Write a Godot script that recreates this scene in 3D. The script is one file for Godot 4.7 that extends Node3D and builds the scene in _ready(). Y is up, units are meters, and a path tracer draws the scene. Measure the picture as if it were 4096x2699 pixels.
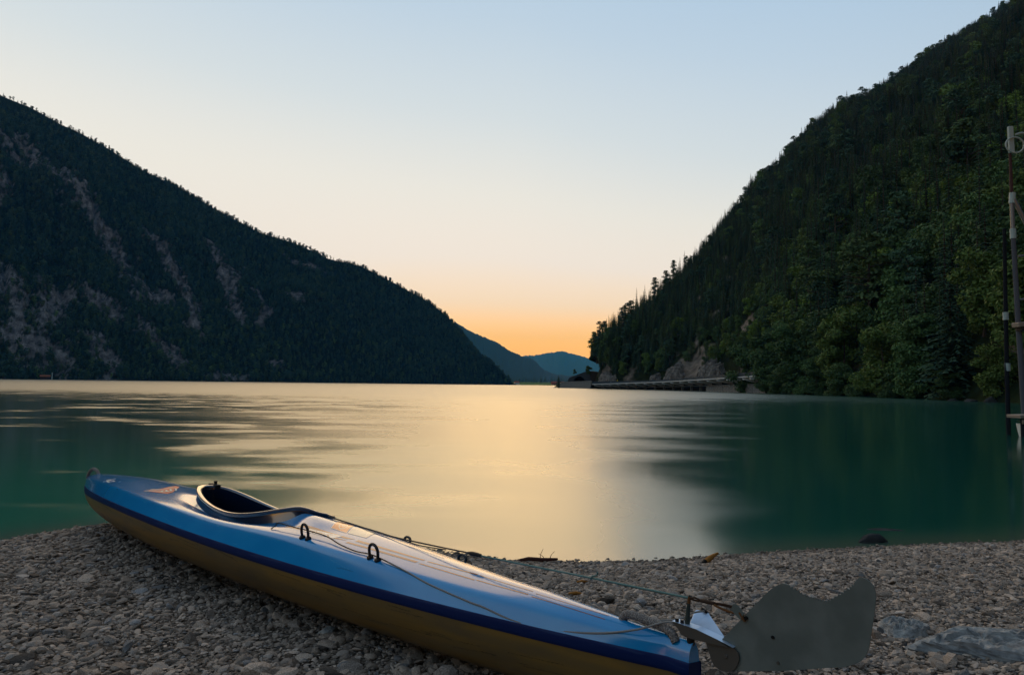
extends Node3D

# ---------------------------------------------------------------- mesh builder
class Shape:
	var v := PackedVector3Array()
	var uv := PackedVector2Array()
	var col := PackedColorArray()
	var idx := PackedInt32Array()
	var tint := Color(1, 1, 1)

	func add(p: Vector3, t := Vector2.ZERO) -> int:
		v.append(p)
		uv.append(t)
		col.append(tint)
		return v.size() - 1

	func tri(a: Vector3, b: Vector3, c: Vector3) -> void:
		var i := v.size()
		add(a); add(b); add(c)
		idx.append_array([i, i + 1, i + 2])

	func quad(a: Vector3, b: Vector3, c: Vector3, d: Vector3) -> void:
		var i := v.size()
		add(a, Vector2(0, 0)); add(b, Vector2(1, 0)); add(c, Vector2(1, 1)); add(d, Vector2(0, 1))
		idx.append_array([i, i + 1, i + 2, i, i + 2, i + 3])

	# points laid out as rows of the same length; counter-clockwise seen from outside
	func grid(rows: Array, close_rows := false, close_cols := false) -> void:
		var base := v.size()
		var n: int = rows[0].size()
		for r in rows.size():
			for k in n:
				add(rows[r][k], Vector2(float(r) / maxi(rows.size() - 1, 1), float(k) / maxi(n - 1, 1)))
		var rr := rows.size() if close_rows else rows.size() - 1
		var cc := n if close_cols else n - 1
		for r in rr:
			for k in cc:
				var a := base + r * n + k
				var b := base + ((r + 1) % rows.size()) * n + k
				var c := base + ((r + 1) % rows.size()) * n + (k + 1) % n
				var d := base + r * n + (k + 1) % n
				idx.append_array([a, b, c, a, c, d])

	func tube(pts: Array, radius, sides := 8, caps := true) -> void:
		var rows := []
		var up := Vector3.UP
		for i in pts.size():
			var d: Vector3 = (pts[mini(i + 1, pts.size() - 1)] - pts[maxi(i - 1, 0)]).normalized()
			if absf(d.dot(up)) > 0.95:
				up = Vector3.RIGHT if absf(d.x) < 0.8 else Vector3.FORWARD
			var s := d.cross(up).normalized()
			var t := s.cross(d).normalized()
			up = t
			var r: float = radius if (radius is float or radius is int) else radius[i]
			var row := []
			for k in sides:
				var a := TAU * k / sides
				row.append(pts[i] + (s * cos(a) + t * sin(a)) * r)
			rows.append(row)
		grid(rows, false, true)
		if caps:
			for e in [0, rows.size() - 1]:
				var c := Vector3.ZERO
				for p in rows[e]:
					c += p
				c /= sides
				for k in sides:
					if e == 0:
						tri(c, rows[e][k], rows[e][(k + 1) % sides])
					else:
						tri(c, rows[e][(k + 1) % sides], rows[e][k])

	# box with chamfered edges in the frame t, half sizes h
	func box(t: Transform3D, h: Vector3, r := 0.0) -> void:
		r = minf(r, minf(h.x, minf(h.y, h.z)) * 0.9)
		if r <= 0.0:
			var p := []
			for k in 8:
				p.append(t * Vector3(h.x if k & 1 else -h.x, h.y if k & 2 else -h.y, h.z if k & 4 else -h.z))
			for f in [[0, 2, 3, 1], [4, 5, 7, 6], [0, 1, 5, 4], [2, 6, 7, 3], [0, 4, 6, 2], [1, 3, 7, 5]]:
				quad(p[f[0]], p[f[1]], p[f[2]], p[f[3]])
			return
		for ax in 3:
			for sg in [-1.0, 1.0]:
				var u := (ax + 1) % 3
				var w := (ax + 2) % 3
				var q := []
				for k in [[-1, -1], [1, -1], [1, 1], [-1, 1]]:
					var c := Vector3.ZERO
					c[ax] = sg * h[ax]
					c[u] = k[0] * (h[u] - r)
					c[w] = k[1] * (h[w] - r)
					q.append(t * c)
				if sg > 0:
					quad(q[0], q[1], q[2], q[3])
				else:
					quad(q[3], q[2], q[1], q[0])
		for ax in 3:
			var u := (ax + 1) % 3
			var w := (ax + 2) % 3
			for su in [-1.0, 1.0]:
				for sw in [-1.0, 1.0]:
					var q := []
					for k in [[-1, 0], [1, 0], [1, 1], [-1, 1]]:
						var c := Vector3.ZERO
						c[ax] = k[0] * (h[ax] - r)
						c[u] = su * (h[u] - (r if k[1] else 0.0))
						c[w] = sw * (h[w] - (0.0 if k[1] else r))
						q.append(t * c)
					if su * sw < 0:
						quad(q[0], q[1], q[2], q[3])
					else:
						quad(q[3], q[2], q[1], q[0])
		for sx in [-1.0, 1.0]:
			for sy in [-1.0, 1.0]:
				for sz in [-1.0, 1.0]:
					var a := t * Vector3(sx * h.x, sy * (h.y - r), sz * (h.z - r))
					var b := t * Vector3(sx * (h.x - r), sy * h.y, sz * (h.z - r))
					var c := t * Vector3(sx * (h.x - r), sy * (h.y - r), sz * h.z)
					if sx * sy * sz > 0:
						tri(a, b, c)
					else:
						tri(c, b, a)

	# a flat outline in the plane of x and y, given thickness from z0 to z1
	func slab(poly: PackedVector2Array, t: Transform3D, z0: float, z1: float) -> void:
		var pl := poly.duplicate()
		if Geometry2D.is_polygon_clockwise(pl):
			pl.reverse()
		var tr := Geometry2D.triangulate_polygon(pl)
		for k in range(0, tr.size(), 3):
			var a := pl[tr[k]]
			var b := pl[tr[k + 1]]
			var c := pl[tr[k + 2]]
			if (b - a).cross(c - a) < 0:
				var x := b
				b = c
				c = x
			tri(t * Vector3(a.x, a.y, z1), t * Vector3(b.x, b.y, z1), t * Vector3(c.x, c.y, z1))
			tri(t * Vector3(a.x, a.y, z0), t * Vector3(c.x, c.y, z0), t * Vector3(b.x, b.y, z0))
		for k in pl.size():
			var a := pl[k]
			var b := pl[(k + 1) % pl.size()]
			quad(t * Vector3(a.x, a.y, z0), t * Vector3(b.x, b.y, z0), t * Vector3(b.x, b.y, z1), t * Vector3(a.x, a.y, z1))

	func mesh(smooth := true, colors := false) -> ArrayMesh:
		var m := ArrayMesh.new()
		into(m, smooth, colors)
		return m

	func into(m: ArrayMesh, smooth := true, colors := false) -> void:
		var nv := PackedVector3Array()
		var ov := v
		var ouv := uv
		var oc := col
		var oi := PackedInt32Array()
		oi.resize(idx.size())
		if smooth:
			nv.resize(v.size())
			for k in range(0, idx.size(), 3):
				var a := idx[k]
				var b := idx[k + 1]
				var c := idx[k + 2]
				var nn := (v[b] - v[a]).cross(v[c] - v[a])
				nv[a] += nn
				nv[b] += nn
				nv[c] += nn
				oi[k] = a
				oi[k + 1] = c
				oi[k + 2] = b
			for k in nv.size():
				nv[k] = nv[k].normalized() if nv[k].length_squared() > 0 else Vector3.UP
		else:
			ov = PackedVector3Array()
			ouv = PackedVector2Array()
			oc = PackedColorArray()
			ov.resize(idx.size())
			ouv.resize(idx.size())
			oc.resize(idx.size())
			nv.resize(idx.size())
			for k in range(0, idx.size(), 3):
				var f := [idx[k], idx[k + 2], idx[k + 1]]
				var nn := (v[f[2]] - v[f[0]]).cross(v[f[1]] - v[f[0]]).normalized()
				for q in 3:
					ov[k + q] = v[f[q]]
					ouv[k + q] = uv[f[q]]
					oc[k + q] = col[f[q]]
					nv[k + q] = nn
					oi[k + q] = k + q
		var arr := []
		arr.resize(Mesh.ARRAY_MAX)
		arr[Mesh.ARRAY_VERTEX] = ov
		arr[Mesh.ARRAY_NORMAL] = nv
		arr[Mesh.ARRAY_TEX_UV] = ouv
		if colors:
			arr[Mesh.ARRAY_COLOR] = oc
		arr[Mesh.ARRAY_INDEX] = oi
		m.add_surface_from_arrays(Mesh.PRIMITIVE_TRIANGLES, arr)


var rng := RandomNumberGenerator.new()
var taken := {}
var M := {}
var noise := FastNoiseLite.new()
var noise2 := FastNoiseLite.new()

# ---------------------------------------------------------------- naming helpers
func numbered(n: String, parent: Node) -> String:
	var key := str(parent.get_instance_id()) + n
	var k: int = taken.get(key, -1) + 1
	taken[key] = k
	return n if k == 0 else "%s_%03d" % [n, k]

func part(called: String, mesh: Mesh, mat: Material, parent: Node, label := "") -> MeshInstance3D:
	var o := MeshInstance3D.new()
	o.name = numbered(called, parent)
	o.mesh = mesh
	if mat:
		o.material_override = mat
	parent.add_child(o, true)
	if label:
		o.set_meta("label", label)
	return o

func thing(called: String, label: String, category: String, at := Vector3.ZERO, turn := 0.0, group := "") -> Node3D:
	var o := Node3D.new()
	o.name = numbered(called, self)
	add_child(o, true)
	o.position = at
	o.rotation.y = turn
	tag(o, label, category, group)
	return o

func tag(o: Node, label: String, category: String, group := "", kind := "") -> void:
	o.set_meta("label", label)
	o.set_meta("category", category)
	if group:
		o.set_meta("group", group)
	if kind:
		o.set_meta("kind", kind)

func ground_piece(called: String, mesh: Mesh, mat: Material, label: String, category: String) -> MeshInstance3D:
	var o := part(called, mesh, mat, self)
	tag(o, label, category, "", "structure")
	return o

func copy_of(o: Node3D, at: Vector3, turn: float, size: float, label: String, group := "") -> Node3D:
	var c: Node3D = o.duplicate()
	var n := str(o.name).rstrip("0123456789").trim_suffix("_")
	c.name = numbered(n, self)
	add_child(c, true)
	c.position = at
	c.rotation = Vector3(0, turn, 0)
	c.scale = Vector3(size, size, size)
	c.set_meta("label", label)
	if group:
		c.set_meta("group", group)
	return c

# ---------------------------------------------------------------- small maths
func sm(a: float, b: float, x: float) -> float:
	var t := clampf((x - a) / (b - a), 0.0, 1.0)
	return t * t * (3.0 - 2.0 * t)

func table(T: Array, x: float) -> float:      # a smooth curve through pairs
	var n := T.size()
	var i := 0
	while i < n - 2 and T[i + 1][0] < x:
		i += 1
	var x0: float = T[i][0]
	var x1: float = T[i + 1][0]
	var t := clampf((x - x0) / (x1 - x0), 0.0, 1.0)
	var a := maxi(i - 1, 0)
	var d := mini(i + 2, n - 1)
	var m0: float = (T[i + 1][1] - T[a][1]) / (T[i + 1][0] - T[a][0]) * (x1 - x0)
	var m1: float = (T[d][1] - T[i][1]) / (T[d][0] - T[i][0]) * (x1 - x0)
	return (2 * t * t * t - 3 * t * t + 1) * T[i][1] + (t * t * t - 2 * t * t + t) * m0 + (-2 * t * t * t + 3 * t * t) * T[i + 1][1] + (t * t * t - t * t) * m1

func along(L: Array, a: float) -> Vector3:
	var f := clampf(a, 0.0, 1.0) * (L.size() - 1)
	var i := mini(int(f), L.size() - 2)
	return (L[i] as Vector3).lerp(L[i + 1], f - i)

func lin(r: float, g: float, b: float) -> Color:
	return Color(r, g, b).linear_to_srgb()

func mat(called: String, c: Color, rough := 0.8, spec := 0.5, metal := 0.0) -> StandardMaterial3D:
	var m := StandardMaterial3D.new()
	m.resource_name = called
	m.albedo_color = c
	m.roughness = rough
	m.metallic_specular = spec
	m.metallic = metal
	M[called] = m
	return m

func noise_tex(size: int, freq: float, seed_value: int, octaves := 4, normal := 0.0, ramp: Gradient = null) -> NoiseTexture2D:
	var t := NoiseTexture2D.new()
	var n := FastNoiseLite.new()
	n.seed = seed_value
	n.frequency = freq
	n.fractal_octaves = octaves
	t.noise = n
	t.width = size
	t.height = size
	t.seamless = true
	if normal > 0.0:
		t.as_normal_map = true
		t.bump_strength = normal
	if ramp:
		t.color_ramp = ramp
	return t

func ramp(list: Array) -> Gradient:
	var g := Gradient.new()
	g.offsets = PackedFloat32Array(list.map(func(x): return x[0]))
	g.colors = PackedColorArray(list.map(func(x): return x[1]))
	return g

# ---------------------------------------------------------------- scene
func _ready():
	rng.seed = 7
	noise.seed = 3
	noise.frequency = 0.01
	noise.fractal_octaves = 5
	noise2.seed = 11
	noise2.frequency = 1.0
	noise2.fractal_octaves = 3
	# camera, sky, afterglow, exposure
	var cam := Camera3D.new()
	cam.name = "camera"
	cam.fov = 50.84
	cam.near = 0.05
	cam.far = 20000.0
	add_child(cam)
	cam.position = Vector3(0, 1.12, 0)
	cam.basis = Basis(Vector3.RIGHT, 0.06597) * Basis(Vector3.BACK, deg_to_rad(0.72))
	cam.current = true
	var env := Environment.new()
	env.background_mode = Environment.BG_SKY
	env.sky = Sky.new()
	env.sky.sky_material = dusk_sky()
	env.tonemap_mode = Environment.TONE_MAPPER_LINEAR
	env.tonemap_exposure = 1.0
	env.fog_enabled = true
	env.fog_density = 0.00007
	env.fog_light_color = Color(0.25, 0.69, 1.0)
	env.sdfgi_enabled = true
	env.ssao_enabled = true
	env.ssil_enabled = true
	var we := WorldEnvironment.new()
	we.name = "dusk_environment"
	we.environment = env
	add_child(we)
	var glow := DirectionalLight3D.new()
	glow.name = "afterglow"
	glow.light_energy = 0.33
	glow.light_color = Color(1.0, 0.78, 0.4)
	glow.light_angular_distance = 50.0
	glow.shadow_enabled = true
	add_child(glow)
	glow.look_at_from_position(Vector3(-30, 42, -100), Vector3.ZERO)   # low, from the gap at the lake's end
	materials()
	build_water()
	build_beach()
	build_mountains()
	build_gallery()
	build_shore_trees()
	build_lake_end()
	build_boat()
	build_kayak()
	build_driftwood()

# ---------------------------------------------------------------- sky
func dusk_sky() -> PanoramaSkyMaterial:
	# elevation in degrees and the air's brightness there
	var stops := [[0.0, 2.1, 0.76, 0.05], [3.5, 2.1, 0.98, 0.13], [6.5, 1.4, 1.0, 0.62], [10.0, 1.15, 0.99, 0.82], [15.0, 0.988, 0.938, 0.828], [21.0, 0.756, 0.817, 0.828], [28.0, 0.576, 0.704, 0.817], [38.0, 0.391, 0.579, 0.784], [60.0, 0.285, 0.36, 0.465], [90.0, 0.235, 0.295, 0.38]]
	var cols := []
	for s in stops:
		cols.append([s[0], Color(s[1], s[2], s[3])])
	var w := 720
	var h := 360
	var im := Image.create_empty(w, h, false, Image.FORMAT_RGBF)
	for y in h:
		var el := 90.0 - (y + 0.5) * 180.0 / h
		for x in w:
			var az := wrapf((x + 0.5) * 360.0 / w, -180.0, 180.0)      # the first column faces the lake
			var phi := absf(wrapf(az + 50.0, -180.0, 180.0))      # away from where the sun went down
			var e := maxf(el, 0.0)
			e = maxf(e + (phi - 50.0) * (0.2 if phi > 50.0 else 0.07) * sm(2.0, 18.0, e), 0.0)
			e += 3.0 * (1.0 - sm(10.0, 48.0, phi)) * sm(4.0, 9.0, el) * (1.0 - sm(9.0, 20.0, el))
			var c: Color = cols[cols.size() - 1][1]
			for k in cols.size() - 1:
				if e < cols[k + 1][0]:
					c = (cols[k][1] as Color).lerp(cols[k + 1][1], (e - cols[k][0]) / (cols[k + 1][0] - cols[k][0]))
					break
			var far := sm(70.0, 170.0, phi)
			c = c.lerp(Color(0.50, 0.46, 0.52), far * (1.0 - sm(0.0, 14.0, el)) * 0.8)
			var dim := 1.0 - 0.6 * far
			im.set_pixel(x, y, Color(c.r * dim, c.g * dim, c.b * dim))
	var p := PanoramaSkyMaterial.new()
	p.panorama = ImageTexture.create_from_image(im)
	return p

# ---------------------------------------------------------------- materials
func materials() -> void:
	# stone of the beach
	var g := mat("gravel_stone", Color(1, 1, 1), 0.85, 0.35)
	g.vertex_color_use_as_albedo = true
	g.albedo_texture = noise_tex(256, 0.03, 21, 4, 0.0, ramp([[0.25, Color(0.62, 0.6, 0.58)], [0.5, Color(0.86, 0.84, 0.82)], [0.75, Color(1, 1, 1)]]))
	g.uv1_triplanar = true
	g.uv1_scale = Vector3(0.9, 0.9, 0.9)
	var b := mat("beach_grit", lin(0.8, 0.78, 0.76), 0.95, 0.2)
	b.albedo_texture = noise_tex(512, 0.05, 22, 5, 0.0, ramp([[0.2, lin(0.06, 0.05, 0.042)], [0.5, lin(0.16, 0.135, 0.11)], [0.8, lin(0.3, 0.26, 0.22)]]))
	b.normal_enabled = true
	b.normal_texture = noise_tex(512, 0.06, 23, 5, 6.0)
	b.uv1_triplanar = true
	b.uv1_world_triplanar = true
	b.uv1_scale = Vector3(1.6, 1.6, 1.6)
	var s := mat("slab_rock", Color(1, 1, 1), 0.9, 0.2)
	s.albedo_texture = noise_tex(256, 0.02, 24, 5, 0.0, ramp([[0.2, lin(0.12, 0.125, 0.13)], [0.5, lin(0.27, 0.275, 0.27)], [0.8, lin(0.42, 0.42, 0.4)]]))
	s.normal_enabled = true
	s.normal_texture = noise_tex(256, 0.04, 25, 5, 5.0)
	s.uv1_triplanar = true
	s.uv1_scale = Vector3(3, 3, 3)
	# hillsides and trees
	var hm := mat("hillside", Color(1, 1, 1), 0.95, 0.1)
	hm.vertex_color_use_as_albedo = true
	hm.albedo_texture = noise_tex(512, 0.04, 26, 5, 0.0, ramp([[0.2, Color(0.6, 0.6, 0.6)], [0.8, Color(1, 1, 1)]]))
	hm.uv1_triplanar = true
	hm.uv1_world_triplanar = true
	hm.uv1_scale = Vector3(0.02, 0.02, 0.02)
	var c := mat("conifer_needles", lin(0.058, 0.108, 0.07), 0.9, 0.15)
	c.vertex_color_use_as_albedo = true
	var l := mat("broad_leaves", lin(0.075, 0.135, 0.055), 0.75, 0.25)
	l.vertex_color_use_as_albedo = true
	l.backlight_enabled = true
	l.backlight = Color(0.35, 0.4, 0.2)
	mat("bark", lin(0.075, 0.06, 0.048), 0.95, 0.1)
	var ro := mat("cliff_rock", Color(1, 1, 1), 0.95, 0.15)
	ro.albedo_texture = noise_tex(256, 0.03, 27, 5, 0.0, ramp([[0.2, lin(0.1, 0.09, 0.08)], [0.5, lin(0.2, 0.18, 0.155)], [0.8, lin(0.32, 0.29, 0.25)]]))
	ro.uv1_triplanar = true
	ro.uv1_scale = Vector3(0.12, 0.12, 0.12)
	# road works
	var cc := mat("concrete", Color(1, 1, 1), 0.9, 0.2)
	cc.albedo_texture = noise_tex(256, 0.02, 28, 5, 0.0, ramp([[0.2, lin(0.16, 0.16, 0.15)], [0.8, lin(0.3, 0.29, 0.27)]]))
	cc.uv1_triplanar = true
	cc.uv1_scale = Vector3(0.25, 0.25, 0.25)
	mat("pale_concrete", lin(0.55, 0.56, 0.55), 0.8, 0.2)
	mat("blue_rail", lin(0.012, 0.035, 0.055), 0.5, 0.4)
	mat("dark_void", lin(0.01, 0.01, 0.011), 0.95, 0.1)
	mat("asphalt", lin(0.05, 0.05, 0.05), 0.95, 0.2)
	mat("grey_metal", lin(0.2, 0.21, 0.22), 0.4, 0.5, 0.6)
	mat("yellow_sign", lin(0.6, 0.42, 0.02), 0.6, 0.3)
	var st := mat("wall_stone", Color(1, 1, 1), 0.95, 0.15)
	st.albedo_texture = noise_tex(256, 0.04, 29, 5, 0.0, ramp([[0.2, lin(0.09, 0.085, 0.075)], [0.8, lin(0.26, 0.25, 0.22)]]))
	st.uv1_triplanar = true
	st.uv1_scale = Vector3(0.5, 0.5, 0.5)
	var sd := mat("dark_stone", Color(1, 1, 1), 0.95, 0.15)
	sd.albedo_texture = noise_tex(256, 0.04, 30, 5, 0.0, ramp([[0.2, lin(0.03, 0.033, 0.036)], [0.8, lin(0.075, 0.08, 0.08)]]))
	sd.uv1_triplanar = true
	sd.uv1_scale = Vector3(0.4, 0.4, 0.4)
	mat("meadow", lin(0.07, 0.14, 0.03), 0.95, 0.1)
	mat("white_paint", lin(0.75, 0.74, 0.7), 0.5, 0.4)
	mat("roof_red", lin(0.3, 0.09, 0.05), 0.8, 0.2)
	mat("dark_wood", lin(0.014, 0.018, 0.024), 0.8, 0.2)
	mat("grey_wood", lin(0.09, 0.1, 0.12), 0.75, 0.25)
	mat("red_wood", lin(0.06, 0.03, 0.03), 0.7, 0.3)
	mat("mast_white", lin(0.32, 0.42, 0.42), 0.5, 0.4)
	mat("varnished_wood", lin(0.25, 0.21, 0.17), 0.6, 0.4)
	# kayak
	var d := mat("deck_blue", Color(1, 1, 1), 0.16, 0.58)
	d.albedo_texture = deck_texture()
	d.clearcoat_enabled = true
	d.clearcoat = 0.6
	d.clearcoat_roughness = 0.09
	var hu := mat("hull_yellow", Color(1, 1, 1), 0.42, 0.45)
	hu.albedo_texture = hull_texture()
	var na := mat("navy_band", Color(1, 1, 1), 0.5, 0.3)
	na.albedo_texture = navy_texture()
	var co := mat("navy_coaming", lin(0.006, 0.017, 0.05), 0.16, 0.66)
	co.clearcoat_enabled = true
	co.clearcoat = 1.0
	co.clearcoat_roughness = 0.06
	mat("black_rubber", lin(0.012, 0.011, 0.012), 0.55, 0.4)
	mat("black_steel", lin(0.03, 0.03, 0.034), 0.3, 0.6, 0.6)
	var ss := mat("stripe_salmon", lin(0.27, 0.075, 0.035), 0.2, 0.55)
	ss.clearcoat_enabled = true
	ss.clearcoat = 0.5
	ss.clearcoat_roughness = 0.15
	var bl := mat("rudder_grey", Color(1, 1, 1), 0.55, 0.35)
	bl.albedo_texture = noise_tex(256, 0.012, 31, 6, 0.0, ramp([[0.25, lin(0.12, 0.15, 0.142)], [0.75, lin(0.16, 0.195, 0.185)]]))
	bl.uv1_triplanar = true
	bl.uv1_scale = Vector3(3, 3, 3)
	mat("plate_grey", lin(0.085, 0.08, 0.068), 0.6, 0.4)
	mat("brushed_white", lin(0.5, 0.64, 0.82), 0.4, 0.5, 0.6)
	mat("rust_cord", lin(0.05, 0.03, 0.02), 0.7, 0.3)
	mat("rust", lin(0.16, 0.075, 0.03), 0.8, 0.2)
	mat("horn_green", lin(0.035, 0.055, 0.05), 0.6, 0.4)
	mat("cord_teal", lin(0.13, 0.24, 0.23), 0.7, 0.3)
	mat("cord_dark", lin(0.05, 0.045, 0.045), 0.7, 0.3)
	mat("cord_grey", lin(0.24, 0.25, 0.25), 0.7, 0.3)
	var rp := mat("rope_grey", Color(1, 1, 1), 0.95, 0.1)
	rp.albedo_texture = noise_tex(128, 0.06, 32, 3, 0.0, ramp([[0.3, lin(0.09, 0.085, 0.08)], [0.7, lin(0.36, 0.34, 0.32)]]))
	rp.uv1_triplanar = true
	rp.uv1_scale = Vector3(25, 25, 25)
	mat("decal_white", lin(0.62, 0.66, 0.66), 0.35, 0.5)
	mat("decal_red", lin(0.62, 0.03, 0.02), 0.35, 0.5)
	mat("decal_purple", lin(0.06, 0.03, 0.2), 0.35, 0.5)
	mat("driftwood_red", lin(0.08, 0.035, 0.03), 0.9, 0.15)
	mat("driftwood_orange", lin(0.34, 0.15, 0.035), 0.85, 0.2)
	mat("seat_black", lin(0.01, 0.01, 0.01), 0.7, 0.3)

func blank(w: int, h: int, c: Color) -> Image:
	var im := Image.create_empty(w, h, false, Image.FORMAT_RGB8)
	im.fill(c)
	return im

func mix_pixel(im: Image, x: int, y: int, c: Color, t: float) -> void:
	if x >= 0 and y >= 0 and x < im.get_width() and y < im.get_height():
		im.set_pixel(x, y, im.get_pixel(x, y).lerp(c, clampf(t, 0.0, 1.0)))

func deck_texture() -> ImageTexture:      # u along the boat from the stern, v across
	var w := 1024
	var h := 256
	var n := FastNoiseLite.new()
	n.seed = 41
	n.frequency = 0.02
	n.fractal_octaves = 4
	var base := lin(0.002, 0.26, 0.62)
	var im := blank(w, h, base)
	for y in h:
		for x in w:
			var k := n.get_noise_2d(x * 1.0, y * 0.6)
			im.set_pixel(x, y, base.lerp(lin(0.015, 0.32, 0.68), clampf(k * 0.6 + 0.2, 0.0, 0.5)))
	var r := RandomNumberGenerator.new()
	r.seed = 5
	for k in 150:      # fine scratches
		var p := Vector2(r.randf() * w, r.randf() * h)
		var d := Vector2(1, r.randfn(0, 0.35)).normalized()
		var len_px := r.randf_range(6, 34)
		var pale := r.randf() < 0.7
		for q in int(len_px):
			var o := p + d * q
			mix_pixel(im, int(o.x), int(o.y), Color(0.62, 0.76, 0.85) if pale else Color(0.02, 0.12, 0.22), r.randf_range(0.1, 0.4))
	return ImageTexture.create_from_image(im)

func hull_texture() -> ImageTexture:      # u along the boat, v from one gunwale over the keel to the other
	var w := 1024
	var h := 256
	var n := FastNoiseLite.new()
	n.seed = 42
	n.frequency = 0.012
	n.fractal_octaves = 5
	var im := blank(w, h, Color.WHITE)
	for y in h:
		for x in w:
			var k := n.get_noise_2d(x * 0.35, y * 2.2)
			var k2 := n.get_noise_2d(x * 1.2 + 500, y * 1.2)
			var c := lin(0.22, 0.135, 0.03).lerp(lin(0.15, 0.105, 0.04), clampf(0.5 + k * 1.3, 0, 1))
			c = c.lerp(lin(0.1, 0.08, 0.05), clampf(k2 * 1.1 - 0.1, 0, 0.6))
			im.set_pixel(x, y, c)
	var r := RandomNumberGenerator.new()
	r.seed = 6
	for k in 260:      # scuffs along the gunwale and belly
		var low := r.randf() < 0.35
		var v: float = r.randf_range(0.02, 0.2) if not low else r.randf_range(0.2, 0.5)
		if r.randf() < 0.5:
			v = 1.0 - v
		var p := Vector2(r.randf() * w, v * h)
		var d := Vector2(1, r.randfn(0, 0.12)).normalized()
		for q in int(r.randf_range(5, 40)):
			var o := p + d * q + Vector2(0, r.randf_range(-0.6, 0.6))
			mix_pixel(im, int(o.x), int(o.y), Color(0.06, 0.05, 0.04), r.randf_range(0.1, 0.75) * (0.4 if low else 1.0))
	return ImageTexture.create_from_image(im)

func navy_texture() -> ImageTexture:
	var w := 1024
	var h := 32
	var n := FastNoiseLite.new()
	n.seed = 43
	n.frequency = 0.03
	n.fractal_octaves = 4
	var im := blank(w, h, Color.WHITE)
	for y in h:
		for x in w:
			var k := n.get_noise_2d(x * 0.9, y * 3.0)
			var edge: float = 1.0 - absf(float(y) / h - 0.12) * 5.0
			var t := clampf(k * 2.2 + edge * 0.5 - 0.35, 0.0, 0.6)
			im.set_pixel(x, y, lin(0.001, 0.016, 0.1).lerp(lin(0.1, 0.13, 0.24), t * 0.5))
	return ImageTexture.create_from_image(im)

# strokes of lettering: a list of [x0, y0, x1, y1, width] in the sheet's own pixels
func stroke(im: Image, a: Vector2, b: Vector2, wd: float, c: Color) -> void:
	var lo := Vector2(minf(a.x, b.x) - wd, minf(a.y, b.y) - wd)
	var hi := Vector2(maxf(a.x, b.x) + wd, maxf(a.y, b.y) + wd)
	for y in range(maxi(0, int(lo.y)), mini(im.get_height(), int(hi.y) + 1)):
		for x in range(maxi(0, int(lo.x)), mini(im.get_width(), int(hi.x) + 1)):
			var p := Vector2(x, y)
			var q := Geometry2D.get_closest_point_to_segment(p, a, b)
			var d := p.distance_to(q)
			if d < wd * 0.5 + 0.5:
				mix_pixel(im, x, y, c, wd * 0.5 + 0.5 - d)

func sticker_material(im: Image, called: String) -> StandardMaterial3D:
	var m := mat(called, Color(1, 1, 1), 0.2, 0.58)
	m.clearcoat_enabled = true
	m.clearcoat = 0.6
	m.clearcoat_roughness = 0.12
	m.albedo_texture = ImageTexture.create_from_image(im)
	m.texture_repeat = false
	return m

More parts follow.
